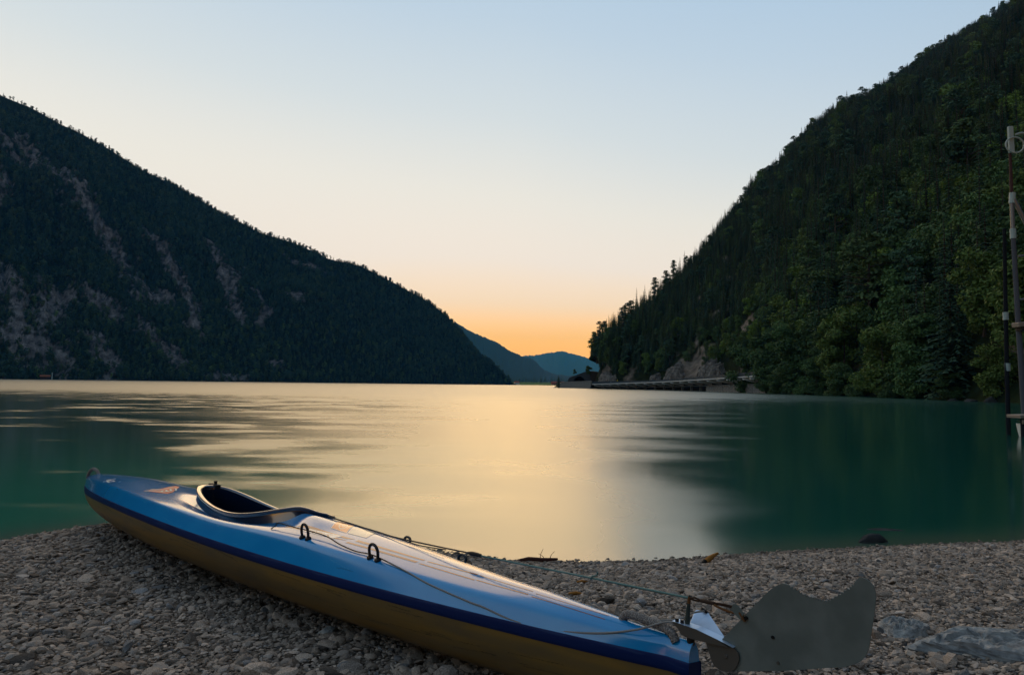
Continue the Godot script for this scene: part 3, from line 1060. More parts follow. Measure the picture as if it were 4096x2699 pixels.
func build_mountains() -> void:
	var r := RandomNumberGenerator.new()
	r.seed = 71
	var wide := 1360.0
	var high := 620.0
	hillside("left_mountain", LEFT_SHORE, LEFT_RIDGE, 460, 260, 34.0, 0.55, func(a, b, p):
		var k := bare(a, b, p, wide, high)
		var t := 1.0 - sm(0.8, 1.0, k)
		var v := 0.8 + 1.2 * noise.get_noise_3d(p.x * 12.0, p.y * 9.0, p.z * 12.0)
		return Color(0.026, 0.036, 0.022).lerp(Color(0.25 * v, 0.25 * v, 0.247 * v), t), "left mountain slope with grey scree gullies dropping to the lake", "mountain")
	hillside("right_hill", RIGHT_SHORE, RIGHT_RIDGE, 200, 160, 9.0, 1.1, func(a, b, p):
		var k := noise.get_noise_3d(p.x * 5.0, p.y * 5.0, p.z * 5.0)
		var t := sm(0.16, 0.3, k + 0.14 * (1.0 - sm(0.02, 0.16, b)) * (1.0 - sm(0.2, 0.32, a)))
		return Color(0.026, 0.036, 0.018).lerp(Color(0.26, 0.22, 0.18), t), "steep dark wooded hill rising on the right of the lake", "hill")
	# trees of the far slope: thousands, one mass
	var far_kinds := []
	for k in 4:
		far_kinds.append(both(conifer(r, 9, 5, 1, 1.0, 0.24), trunk_shape(0.5, 0.02), M.conifer_needles))
	for k in 2:
		far_kinds.append(both(broad_crown(r, 6, 130, 0.085, 0.25, 0.3), trunk_shape(0.5, 0.03), M.conifer_needles))
	var list := []
	var made := 0
	while made < 30000:
		var a := rng.randf()
		var b := rng.randf_range(0.0, 1.03)
		if along(LEFT_RIDGE, a).y * rng.randf() * 0 > 1:
			continue
		var height_here := along(LEFT_RIDGE, a).y
		if rng.randf() > clampf(height_here / 300.0, 0.03, 1.0):
			continue
		var p := slope_point(LEFT_SHORE, LEFT_RIDGE, a, b, 34.0, 0.55)
		made += 1
		var k := bare(a, b, p, wide, high)
		if k < 0.95 and rng.randf() < 0.93:
			continue
		if b > 0.9 and a < 0.32 and rng.randf() < sm(0.32, 0.12, a) * 0.8:
			continue
		var h := rng.randf_range(6.0, 11.5) * (0.75 if b > 0.93 else 1.0)
		var f := rng.randf_range(0.8, 1.35)
		list.append([Transform3D(Basis(Vector3.UP, rng.randf() * TAU) * Basis.from_scale(Vector3(h * f, h, h * f)), p - Vector3(0, 0.6, 0)), leaf_tone(rng.randf() * (0.75 if b > 0.3 else 1.0)) * 0.95])
	var far_wood := Node3D.new()
	far_wood.name = "forest"
	add_child(far_wood)
	tag(far_wood, "dark conifer forest covering the left mountain beyond the lake", "forest", "", "stuff")
	scatter("conifers", list, far_kinds, far_wood)
	# the nearer wood on the right
	var crowns := []
	var woods := []
	var kinds := []
	for k in 5:
		var c := conifer(r, 36, 8, 4, 1.0, 0.105 + 0.016 * (k % 3))
		var w := trunk_shape(0.95, 0.017)
		crowns.append(c.mesh(false, true))
		woods.append(w.mesh())
		kinds.append(both(c, w, M.conifer_needles))
	for k in 2:
		var c := pine_crown(r)
		var w := pine_wood(r)
		crowns.append(c.mesh(false, true))
		woods.append(w.mesh())
		kinds.append(both(c, w, M.conifer_needles))
	for k in 3:
		var c := broad_crown(r, 11, 1700, 0.03, 0.12, 0.27)
		var w := trunk_shape(0.7, 0.02, 0.02)
		crowns.append(c.mesh(false, true))
		woods.append(w.mesh())
		kinds.append(both(c, w, M.broad_leaves))
	var spots := []
	made = 0
	while made < 16000:
		var a := pow(rng.randf(), 1.0)
		var b := rng.randf_range(0.015, 1.06)
		# an even spread over the slope's true area
		var span := along(RIGHT_SHORE, a).distance_to(along(RIGHT_RIDGE, a))
		if rng.randf() > clampf((span * b + 45.0) / 620.0, 0.02, 1.0):
			continue
		made += 1
		var p := slope_point(RIGHT_SHORE, RIGHT_RIDGE, a, b, 9.0, 1.1)
		if a < 0.31 and b < 0.25 and (p.y < 5.0 or noise.get_noise_3d(p.x * 5.0, p.y * 5.0, p.z * 5.0) > 0.02 and rng.randf() < 0.8):
			continue
		if p.y < 3.0 and a > 0.3:
			continue
		var low := (1.0 - sm(0.1, 0.35, b)) * 0.6
		var h := rng.randf_range(9.0, 17.0) * (0.62 if a < 0.35 else 1.0) * (0.8 if b > 0.97 else 1.0)
		var kind := rng.randi() % 5
		var x := rng.randf()
		if x < low + 0.04:
			kind = 7 + rng.randi() % 3
			h *= 0.62
		elif x > 0.965:
			kind = 5 + rng.randi() % 2
		spots.append([p - Vector3(0, 0.5, 0), h, kind, h / p.distance_to(Vector3(0, 1, 0))])
	spots.sort_custom(func(u, v): return u[3] > v[3])
	# the ones that show largest stand by themselves
	var own := 0
	var rest := []
	for k in kinds.size():
		rest.append([])
	var firsts := {}
	for q in spots:
		var f := rng.randf_range(0.85, 1.25)
		var turn := rng.randf() * TAU
		if own < 230 and absf(q[0].x / -q[0].z) < 0.80:
			own += 1
			var kind: int = q[2]
			var called: String = "fir_tree" if kind < 5 else "pine_tree" if kind < 7 else "broadleaf_tree"
			var group: String = {"fir_tree": "firs on the near part of the right-hand hill", "pine_tree": "pines on the near part of the right-hand hill", "broadleaf_tree": "leafy trees on the near part of the right-hand hill"}[called]
			var label: String = {"fir_tree": "dark fir among the wood on the steep slope above the right shore", "pine_tree": "ragged flat-tiered pine among the firs on the slope above the right shore", "broadleaf_tree": "rounded green leafy tree among the firs on the slope above the right shore"}[called]
			label = told_apart(called, q[0], q[1], f)
			var leaf: StandardMaterial3D = tone_of(M.conifer_needles if kind < 7 else M.broad_leaves, own % 4)
			var o := tree(called, crowns[kind], woods[kind], leaf, q[0], turn, q[1], f, label, "tree", group)
			o.set_meta("group", group)
		else:
			rest[q[2]].append([Transform3D(Basis(Vector3.UP, turn) * Basis.from_scale(Vector3(q[1] * f, q[1], q[1] * f)), q[0]), leaf_tone(rng.randf())])
	var wood := Node3D.new()
	wood.name = "forest"
	wood.name = numbered("hillside_forest", self)
	add_child(wood)
	tag(wood, "dense dark conifer forest covering the upper right-hand hill", "forest", "", "stuff")
	for k in kinds.size():
		scatter("trees", rest[k], [kinds[k]], wood)
	# pines that stand out against the sky at the hill's left end
	var r2 := RandomNumberGenerator.new()
	r2.seed = 72
	var pc := crowns[5] as Mesh
	var pw := woods[5] as Mesh
	tree("pine_tree", pc, pw, M.conifer_needles, Vector3(31.3, 9.0, -261.5), 0.4, 8.0, 1.0, "umbrella-shaped lone pine against the orange sky above the tunnel", "tree", "pines along the skyline")
	tree("pine_tree", crowns[6], woods[6], M.conifer_needles, Vector3(36.5, 17.5, -276), 1.4, 8.5, 1.0, "second skyline pine, just above the lone umbrella pine", "tree", "pines along the skyline")
	tree("pine_tree", pc, pw, M.conifer_needles, Vector3(45.5, 25.5, -287), 2.4, 8.0, 1.1, "third skyline pine up from the lone umbrella pine", "tree", "pines along the skyline")
	# both mountains go on past the edges of the view
	var flanks := [
		[[Vector3(-545.0, 0, -563), Vector3(-575, 0, -420), Vector3(-600, 0, -220), Vector3(-640, 0, 60)], [Vector3(-992.0, 497, -983), Vector3(-1160, 600, -760), Vector3(-1270, 680, -380), Vector3(-1300, 680, 80)], "left_mountain", "the left mountain's slope where it runs on past the left edge", "mountain", far_kinds, 4500],
		[[Vector3(33.2, 0.0, -35), Vector3(60, 2, -14), Vector3(95, 5, 10), Vector3(130, 8, 60)], [Vector3(759.5, 578, -797), Vector3(900, 560, -480), Vector3(900, 480, -100), Vector3(800, 330, 220)], "right_hill", "the wooded hill's slope where it runs on past the right edge", "hill", far_kinds, 3500]]
	for q in flanks:
		hillside(q[2], q[0], q[1], 60, 50, 9.0, 0.8, func(_a, _b, _p): return Color(0.026, 0.036, 0.02), q[3], q[4])
		var more := []
		for k in q[6]:
			var p := slope_point(q[0], q[1], rng.randf(), sqrt(rng.randf()), 9.0, 0.8)
			var h := rng.randf_range(12.0, 20.0)
			more.append([Transform3D(Basis(Vector3.UP, rng.randf() * TAU) * Basis.from_scale(Vector3(h * 1.2, h, h * 1.2)), p - Vector3(0, 0.6, 0)), leaf_tone(rng.randf())])
		scatter("conifers", more, q[5], far_wood if q[2] == "left_mountain" else wood)
	# the wooded slope on this side of the lake, behind the beach
	var bank := Shape.new()
	var brow := []
	for i in 41:
		var x := lerpf(-420.0, 420.0, i / 40.0)
		var row := []
		for j in 12:
			var q := j / 11.0
			row.append(Vector3(x, 1.0 + 170.0 * q * q * (1.0 + 0.25 * noise.get_noise_2d(x * 0.5, q * 90.0)), 45.0 + 300.0 * q + absf(x) * -0.06))
		row.reverse()
		brow.append(row)
	bank.grid(brow)
	for k in bank.col.size():
		bank.col[k] = Color(0.026, 0.036, 0.02)
	ground_piece("near_hill", bank.mesh(true, true), M.hillside, "dark wooded slope behind the gravel beach", "hill")
	for k in 44:
		var a := (k + r2.randf()) / 44.0 * 0.93 + 0.04
		var p := slope_point(RIGHT_SHORE, RIGHT_RIDGE, a, r2.randf_range(0.985, 1.01), 9.0, 1.1)
		var kind := r2.randi() % 6
		var called := "fir_tree" if kind < 5 else "pine_tree"
		tree(called, crowns[kind], woods[kind], M.conifer_needles, p - Vector3(0, 0.5, 0), r2.randf() * TAU, r2.randf_range(13.0, 22.0) * (0.6 if a < 0.35 else 1.0), r2.randf_range(0.75, 1.1), ("spiky fir" if kind < 5 else "ragged pine") + " on the right hill's crest against the sky, " + landmark(p), "tree", "firs along the right hill's crest" if kind < 5 else "pines along the right hill's crest")
	# blue hills at the lake's far end
	for q in [[FAR1, "distant_hill", "dark blue wooded hill behind the left mountain's foot", 5.0, 900.0], [FAR2, "distant_mountain", "pale blue mountain farthest off under the orange sky", 10.0, 2600.0]]:
		var s := Shape.new()
		var rows := []
		var L: Array = q[0]
		for i in 421:
			var a := i / 420.0
			var p := along(L, a)
			var row := []
			for j in 15:
				var b := j / 10.0
				var y := p.y * b if b <= 1.0 else p.y * (2.0 - b) * 0.9 + p.y * 0.1
				var back: float = (b - 1.0) * q[4]
				var n: float = noise.get_noise_2d(a * 2600.0, b * 700.0) * q[3] + noise.get_noise_2d(a * 9000.0, b * 2000.0) * q[3] * 0.7
				row.append(Vector3(p.x * (1.0 - back / p.z), y + n * minf(b, 1.0) - 6.0 * (1.0 - minf(b, 1.0)), p.z - back))
			rows.append(row)
		s.grid(rows)
		for k in s.col.size():
			s.col[k] = Color(0.03, 0.045, 0.03)
		ground_piece(q[1], s.mesh(true, true), M.hillside, q[2], "mountain")

func landmark(p: Vector3) -> String:      # what stands at the shore below
	var k := p.x / -p.z
	var best := ""
	var near := 9.0
	for q in [[0.12, "above the tunnel"], [0.155, "above the gallery's left end"], [0.19, "above the small roadside rock"], [0.222, "above the pinkish outcrop"], [0.27, "above the brown rock face"], [0.32, "above the gallery's right end"], [0.36, "above the second shore tree"], [0.4, "above the third shore tree"], [0.435, "above the wide low tree"], [0.467, "above the tall light tree"], [0.5, "above the drooping bush"], [0.525, "above the round willow"], [0.565, "above the slim tree"], [0.62, "above the layered fir"], [0.68, "above the yellow-green tree"], [0.72, "behind the mast"], [0.78, "past the mast"]]:
		if absf(k - q[0]) < near:
			near = absf(k - q[0])
			best = q[1]
	return best

func told_apart(called: String, p: Vector3, tall: float, fat: float) -> String:
	var up := p.y / p.length()
	var where := "at the slope's foot" if up < 0.06 else "low on the slope" if up < 0.13 else "part way up the slope" if up < 0.22 else "halfway up the slope" if up < 0.32 else "high on the slope"
	var look := {"fir_tree": "dark fir", "pine_tree": "ragged tiered pine", "broadleaf_tree": "rounded leafy tree"}[called] as String
	var size := "tall " if tall > (15.0 if called != "broadleaf_tree" else 9.5) else "short " if tall < (12.5 if called != "broadleaf_tree" else 8.0) else ""
	var girth := "narrow " if fat < 0.97 else "broad " if fat > 1.12 else ""
	return size + girth + look + " " + where + " " + landmark(p)

func tone_of(m: StandardMaterial3D, k: int) -> StandardMaterial3D:
	var key := m.resource_name + "_tone_%d" % k
	if not M.has(key):
		var c: StandardMaterial3D = m.duplicate()
		c.resource_name = key
		var l := m.albedo_color.srgb_to_linear()
		var f: Color = [Color(1, 1, 1), Color(1.5, 1.3, 0.9), Color(0.75, 0.8, 0.8), Color(1.25, 1.3, 1.2)][k]
		c.albedo_color = Color(l.r * f.r, l.g * f.g, l.b * f.b).linear_to_srgb()
		M[key] = c
	return M[key]

# ---------------------------------------------------------------- lakeside road on brackets
# stations along the road: [x, z, top of rail, edge of deck, ledge]
const ROAD := [[28.5, -250.0, 2.45, 1.62, 0.55], [34.37, -233.45, 2.62, 1.92, 0.72], [39.97, -213.58, 2.8, 2.24, 0.95], [43.98, -193.72, 3.15, 2.58, 1.2], [46.41, -173.85, 3.6, 2.94, 1.5], [47.25, -152.0, 4.0, 3.22, 1.75], [47.6, -138.0, 4.2, 3.4, 1.9]]

func road_at(t: float) -> Array:      # t runs from 0 at the left to 1 at the right; [place, outward, rail, edge, ledge]
	var f := clampf(t, 0.0, 1.0) * (ROAD.size() - 1)
	var vals := []
	for c in 5:
		var T := []
		for k in ROAD.size():
			T.append([float(k), ROAD[k][c]])
		vals.append(table(T, f))
	var d := Vector3(table([[0.0, ROAD[0][0]], [1.0, ROAD[1][0]], [2.0, ROAD[2][0]], [3.0, ROAD[3][0]], [4.0, ROAD[4][0]], [5.0, ROAD[5][0]], [6.0, ROAD[6][0]]], f + 0.05) - vals[0], 0, 0)
	d.z = table([[0.0, ROAD[0][1]], [1.0, ROAD[1][1]], [2.0, ROAD[2][1]], [3.0, ROAD[3][1]], [4.0, ROAD[4][1]], [5.0, ROAD[5][1]], [6.0, ROAD[6][1]]], f + 0.05) - vals[1]
	if f > 5.9:
		d = Vector3(0.35, 0, 14.0)
	d = d.normalized()
	return [Vector3(vals[0], 0, vals[1]), Vector3(-d.z, 0, d.x) * -1.0 if false else Vector3(-d.z, 0, d.x).normalized(), vals[2], vals[3], vals[4], d]

func road_loft(profile: Callable, t0 := 0.0, t1 := 1.0, steps := 60) -> Shape:
	# profile gives a closed outline of [outward, height] pairs at each station
	var s := Shape.new()
	var rows := []
	for i in steps + 1:
		var q := road_at(lerpf(t0, t1, float(i) / steps))
		var row := []
		for p in profile.call(q):
			row.append((q[0] as Vector3) - (q[1] as Vector3) * -p[0] + Vector3(0, p[1], 0))
		rows.append(row)
	s.grid(rows, false, true)
	for e in [0, rows.size() - 1]:
		var r: Array = rows[e]
		if r.size() == 4:
			if e == 0:
				s.quad(r[0], r[1], r[2], r[3])
			else:
				s.quad(r[3], r[2], r[1], r[0])
	return s

func build_gallery() -> void:
	# outward must point over the lake, to smaller x
	var g := thing("lakeside_road_gallery", "long concrete road gallery on brackets along the foot of the right-hand hill", "road gallery")
	var rect := func(o0: float, o1: float, y0: float, y1: float) -> Array:
		return [[o0, y0], [o1, y0], [o1, y1], [o0, y1]]
	part("road_deck", road_loft(func(q): return rect.call(-7.0, 0.0, q[3] - 0.4, q[3] - 0.14)).mesh(false), M.concrete, g)
	part("road_surface", road_loft(func(q): return rect.call(-7.0, -0.3, q[3] - 0.137, q[3] - 0.05)).mesh(false), M.asphalt, g)
	part("deck_edge", road_loft(func(q): return rect.call(0.003, 0.25, q[3] - 0.2, q[3] + 0.02)).mesh(false), M.pale_concrete, g)
	part("ledge", road_loft(func(q): return rect.call(-3.2, -1.6, q[4] - 0.16, q[4])).mesh(false), M.concrete, g)
	part("back_wall", road_loft(func(q): return rect.call(-7.0, -4.6, -1.0, q[3] - 0.403)).mesh(false), M.dark_stone, g)
	for k in 16:      # crash rail, one length after another
		part("rail_panel", road_loft(func(q): return rect.call(-0.06, 0.06, q[3] + 0.023, q[2]), (k + 0.01) / 16.0, (k + 0.99) / 16.0, 4).mesh(false), M.blue_rail, g)
	for k in 19:
		var q := road_at((k + 0.5) / 19.0)
		var s := Shape.new()
		var t := Transform3D(Basis(-(q[1] as Vector3) * -1.0, Vector3.UP, (q[1] as Vector3).cross(Vector3.UP)), q[0])
		s.slab(PackedVector2Array([Vector2(0.5, q[3] - 0.403), Vector2(0.5, q[3] - 0.66), Vector2(-2.6, q[3] - 1.35), Vector2(-3.0, q[3] - 1.35), Vector2(-3.0, q[3] - 0.403)]), t, -0.3, 0.3)
		part("bracket", s.mesh(false), M.pale_concrete, g)
	for k in 12:
		var q := road_at(0.04 + k * 0.052)
		var s := Shape.new()
		s.box(Transform3D(Basis(Vector3.UP, atan2(q[1].x, q[1].z)), q[0] - q[1] * 2.4 + Vector3(0, (q[4] - 0.16) * 0.5 - 0.5, 0)), Vector3(0.22, (q[4] - 0.16) * 0.5 + 0.5, 0.3))
		part("column", s.mesh(false), M.wall_stone, g)
	for k in 8:
		var a := 0.655 + k * 0.043
		part("wall_panel", road_loft(func(q): return rect.call(-2.1, -1.75, -0.6, q[4] - 0.163), a, a + 0.0415, 3).mesh(false), M.concrete, g)
	# stone quay wall and tunnel at the left end
	var w := thing("quay_wall", "pale stone retaining wall at the left end of the road gallery", "wall")
	var s := Shape.new()
	var top := [Vector3(18.6, 1.95, -268), Vector3(22.5, 2.2, -262), Vector3(28.3, 2.45, -250.2)]
	var rows := []
	for p in top:
		rows.append([Vector3(p.x - 0.8, -1, p.z + 0.3), Vector3(p.x, p.y, p.z), Vector3(p.x + 0.6, p.y, p.z - 0.5), Vector3(p.x + 5.5, p.y - 0.3, p.z - 5.0), Vector3(p.x + 5.5, -1, p.z - 5.0)])
	s.grid(rows)
	s.quad(rows[0][3], rows[0][1], rows[0][0], rows[0][4])
	part("wall", s.mesh(false), M.wall_stone, w)
	var cap := Shape.new()
	cap.tube([top[0] + Vector3(0, 0.12, 0), top[1] + Vector3(0, 0.12, 0), top[2] + Vector3(0, 0.12, 0)], 0.14, 6)
	part("coping", cap.mesh(false), M.concrete, w)
	var t := thing("road_tunnel", "dark stone tunnel portal with an arched black opening above the quay wall", "tunnel", Vector3(26.6, 2.0, -279), -0.42)
	t.scale = Vector3(1.18, 1.18, 1.18)
	s = Shape.new()
	var fr := []
	for k in 21:
		var a := PI - PI * k / 20.0
		var inner := Vector2(cos(a) * 2.1, sin(a) * 2.2)
		var dir := Vector2(cos(a), sin(a))
		var reach := minf(3.9 / maxf(absf(dir.x), 0.01), 3.0 / maxf(dir.y - 0.36 * dir.x, 0.01))
		fr.append([inner, dir * reach])
	for k in 20:
		var p: Vector2 = fr[k][0]
		var q: Vector2 = fr[k + 1][0]
		var o: Vector2 = fr[k][1]
		var u: Vector2 = fr[k + 1][1]
		s.quad(Vector3(p.x, p.y, 0), Vector3(q.x, q.y, 0), Vector3(u.x, u.y, 0), Vector3(o.x, o.y, 0))
		s.quad(Vector3(o.x, o.y, 0), Vector3(u.x, u.y, 0), Vector3(u.x, u.y, -9), Vector3(o.x, o.y, -9))
	part("portal_wall", s.mesh(false), M.dark_stone, t)
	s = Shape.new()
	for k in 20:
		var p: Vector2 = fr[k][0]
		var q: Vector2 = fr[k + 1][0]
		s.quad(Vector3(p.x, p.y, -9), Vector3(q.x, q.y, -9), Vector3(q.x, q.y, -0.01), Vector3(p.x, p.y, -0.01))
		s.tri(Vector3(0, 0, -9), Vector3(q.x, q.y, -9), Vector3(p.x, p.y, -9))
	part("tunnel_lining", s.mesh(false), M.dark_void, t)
	# sign frame over the road and the yellow sign
	var f := thing("sign_frame", "grey metal frame over the road near the tunnel", "road frame", Vector3(33.9, 1.75, -235.5), -0.5)
	s = Shape.new()
	s.tube([Vector3(-1.0, 0, 0), Vector3(-0.95, 1.9, 0), Vector3(-0.5, 2.45, 0), Vector3(0.6, 2.4, 0), Vector3(1.15, 1.7, 0), Vector3(1.2, 0, 0)], 0.09, 6)
	part("post", s.mesh(), M.grey_metal, f)
	s = Shape.new()
	s.tube([Vector3(-0.5, 2.45, 0), Vector3(-2.2, 2.4, 0)], 0.05, 6)
	part("arm", s.mesh(), M.grey_metal, f)
	var y := thing("road_sign", "small yellow triangular warning sign under the road frame", "sign", Vector3(34.9, 1.8, -234.0))
	s = Shape.new()
	s.slab(PackedVector2Array([Vector2(-0.34, 0.75), Vector2(0.34, 0.75), Vector2(0, 1.35)]), Transform3D(), -0.02, 0.02)
	part("panel", s.mesh(false), M.yellow_sign, y)
	s = Shape.new()
	s.tube([Vector3(0, 0, -0.05), Vector3(0, 1.2, -0.05)], 0.03, 6)
	part("post", s.mesh(), M.grey_metal, y)
	# bare rock above the road
	for q in [[Vector3(32.2, 1.2, -248.5), 4.2, 6.5, 81, "grey rock face beside the tunnel mouth"], [Vector3(46.2, 2.2, -208), 3.0, 7.0, 82, "pale pinkish rock outcrop above the middle of the road gallery"], [Vector3(50.0, 2.8, -184), 3.6, 6.2, 83, "brown rock face above the right part of the road gallery"], [Vector3(43.2, 1.8, -220), 1.8, 4.0, 84, "small pale rock above the road, left of the pinkish outcrop"]]:
		cliff(q[0], q[1], q[2], q[3], q[4])
	var r := RandomNumberGenerator.new()
	r.seed = 85
	tree("bush", broad_crown(r, 7, 1400, 0.06, 0.1, 0.34).mesh(false, true), trunk_shape(0.5, 0.03).mesh(), M.broad_leaves, Vector3(25.3, 0.0, -258.2), 0.0, 2.5, 1.25, "round green bush growing in front of the quay wall", "bush")
	tree("fir_tree", conifer(r, 22, 8, 3, 1.0, 0.36).mesh(false, true), trunk_shape(0.8, 0.03).mesh(), M.conifer_needles, Vector3(17.9, -0.2, -270), 0.0, 5.6, 1.0, "dark bushy fir at the water's edge left of the quay wall", "tree")
	tree("bush", broad_crown(r, 8, 900, 0.06, 0.05, 0.4).mesh(false, true), trunk_shape(0.5, 0.03).mesh(), tone_of(M.broad_leaves, 2), Vector3(30.0, 5.4, -276), 0.5, 3.6, 1.2, "dark bush on the right shoulder of the tunnel portal", "bush")
	tree("bush", broad_crown(r, 6, 700, 0.07, 0.2, 0.3).mesh(false, true), trunk_shape(0.7, 0.02).mesh(), M.broad_leaves, Vector3(25.2, 5.3, -284), 0.0, 2.4, 1.0, "thin little tree on top of the tunnel portal", "tree")

func cliff(at: Vector3, wide: float, high: float, seed_value: int, label: String) -> void:
	# a broken rock face leaning against the slope
	var s := Shape.new()
	var rows := []
	for i in 33:
		var u := i / 16.0 - 1.0
		var row := []
		var top := high * (1.0 - 0.55 * pow(absf(u), 2.5)) * (0.8 + 0.5 * noise2.get_noise_2d(u * 1.7, seed_value))
		for j in 23:
			var v := j / 22.0
			var y := top * v
			var n := noise2.get_noise_3d(u * 2.2, v * 1.3, seed_value) * 0.9 + noise2.get_noise_3d(u * 7.0, v * 5.0, seed_value + 9) * 0.25
			row.append(Vector3(u * wide + noise2.get_noise_2d(v * 3.0, u + seed_value) * 0.5, y, n - y * 0.45 - pow(absf(u), 3) * 2.2 - 2.5 * sm(0.8, 1.0, v)))
		rows.append(row)
	s.grid(rows)
	var o := part("rock_outcrop", s.mesh(false), M.cliff_rock, self)
	o.position = at
	o.rotation.y = -0.75
	tag(o, label, "rock")

# ---------------------------------------------------------------- trees along the right shore
func build_shore_trees() -> void:
	var r := RandomNumberGenerator.new()
	r.seed = 91
	var cr := []
	for k in 5:
		cr.append(broad_crown(r, 16 + k, 7000, 0.024, 0.04 + 0.02 * k, [0.34, 0.3, 0.26, 0.4, 0.3][k]).mesh(false, true))
	var wd := trunk_shape(0.75, 0.018, 0.03).mesh()
	var fir := conifer(r, 34, 9, 5, 1.0, 0.3).mesh(false, true)
	var list := [
		[Vector3(48.4, 0.0, -149.8), 10.2, 0, 0.95, 0, "dark leafy tree standing where the road gallery ends"],
		[Vector3(49.5, -0.1, -137.4), 8.9, 1, 1.1, 0, "grey-green tree second from the road gallery along the shore"],
		[Vector3(49.5, -0.1, -125.0), 10.0, 2, 1.15, 2, "narrow dull tree third from the road gallery along the shore"],
		[Vector3(51.5, 2.2, -110.4), 11.8, 0, 1.0, 1, "tall light green tree rising behind the shore bushes"],
		[Vector3(50.0, -0.3, -120.4), 6.6, 3, 1.0, 3, "wide low tree hanging over the water below the tall light green tree"],
		[Vector3(50.0, -0.4, -108.1), 5.4, 3, 1.15, 0, "low drooping bush at the water, left of the round willow"],
		[Vector3(49.4, -0.4, -94.4), 10.4, 3, 1.0, 1, "big round willow at the middle of the wooded shore"],
		[Vector3(48.4, -0.3, -85.5), 7.2, 1, 1.1, 3, "slim green tree squeezed between the round willow and the dark layered tree"],
		[Vector3(47.4, -0.2, -69.2), 5.9, 4, 1.15, 1, "yellow-green tree leaning over the water beside the mast"],
		[Vector3(46.8, 5.0, -65.2), 9.2, 2, 1.0, 1, "tall pale birch-like tree behind the mast"],
		[Vector3(50.8, 6.4, -133.3), 7.4, 0, 1.0, 3, "rounded tree up the bank behind the narrow dull tree"],
		[Vector3(50.6, 4.2, -88.1), 6.4, 4, 1.2, 3, "green tree up the bank right above the round willow"],
		[Vector3(51.6, 5.2, -117.3), 5.8, 1, 1.2, 0, "dark tree up the bank left of the tall light green tree"],
		[Vector3(49.6, 6.7, -74.3), 9.6, 4, 1.0, 1, "tall pale tree behind the top of the dark layered tree"],
		[Vector3(50.4, 2.6, -142.6), 9.8, 2, 1.1, 2, "dark slender tree just up the bank from the end of the road gallery"],
		[Vector3(47.0, -0.2, -76.0), 3.4, 3, 1.3, 2, "low dark bush under the dark layered tree"],
		[Vector3(49.0, -0.3, -101.0), 4.0, 3, 1.4, 0, "small bush dipping into the lake, right of the low drooping bush"],
		[Vector3(49.2, -0.2, -114.5), 4.6, 3, 1.2, 2, "dark bush between the two low trees over the water"],
		[Vector3(49.4, -0.3, -131.0), 4.8, 3, 1.2, 0, "low bush between the second and third trees from the road gallery"],
		[Vector3(48.2, -0.2, -90.0), 4.2, 3, 1.1, 2, "dark low bush at the foot of the slim green tree"]]
	for q in list:
		tree("shore_tree", cr[q[2]], wd, tone_of(M.broad_leaves, q[4]), q[0], rng.randf() * TAU, q[1], q[3], q[5], "tree", "leafy trees along the right shore")
	tree("fir_tree", fir, trunk_shape(0.95, 0.02).mesh(), tone_of(M.conifer_needles, 2), Vector3(48.0, -0.3, -77.3), 0.3, 14.4, 0.9, "big dark layered fir at the water between willow and mast", "tree")
	for q in [[Vector3(45.2, 0.1, -67.0), Vector3(0.7, 0.5, 0.5), 92, "square pinkish boulder at the far waterline near the mast"], [Vector3(44.6, 0.0, -69.0), Vector3(0.8, 0.35, 0.5), 93, "wedge-shaped boulder left of the square one at the far waterline"], [Vector3(45.0, 0.0, -72.5), Vector3(0.6, 0.25, 0.4), 94, "low pale boulder leftmost at the far waterline"]]:
		rock("shore_boulder", q[0], q[1], 0.2, q[2], q[3], "boulder", "boulders at the foot of the wooded shore")

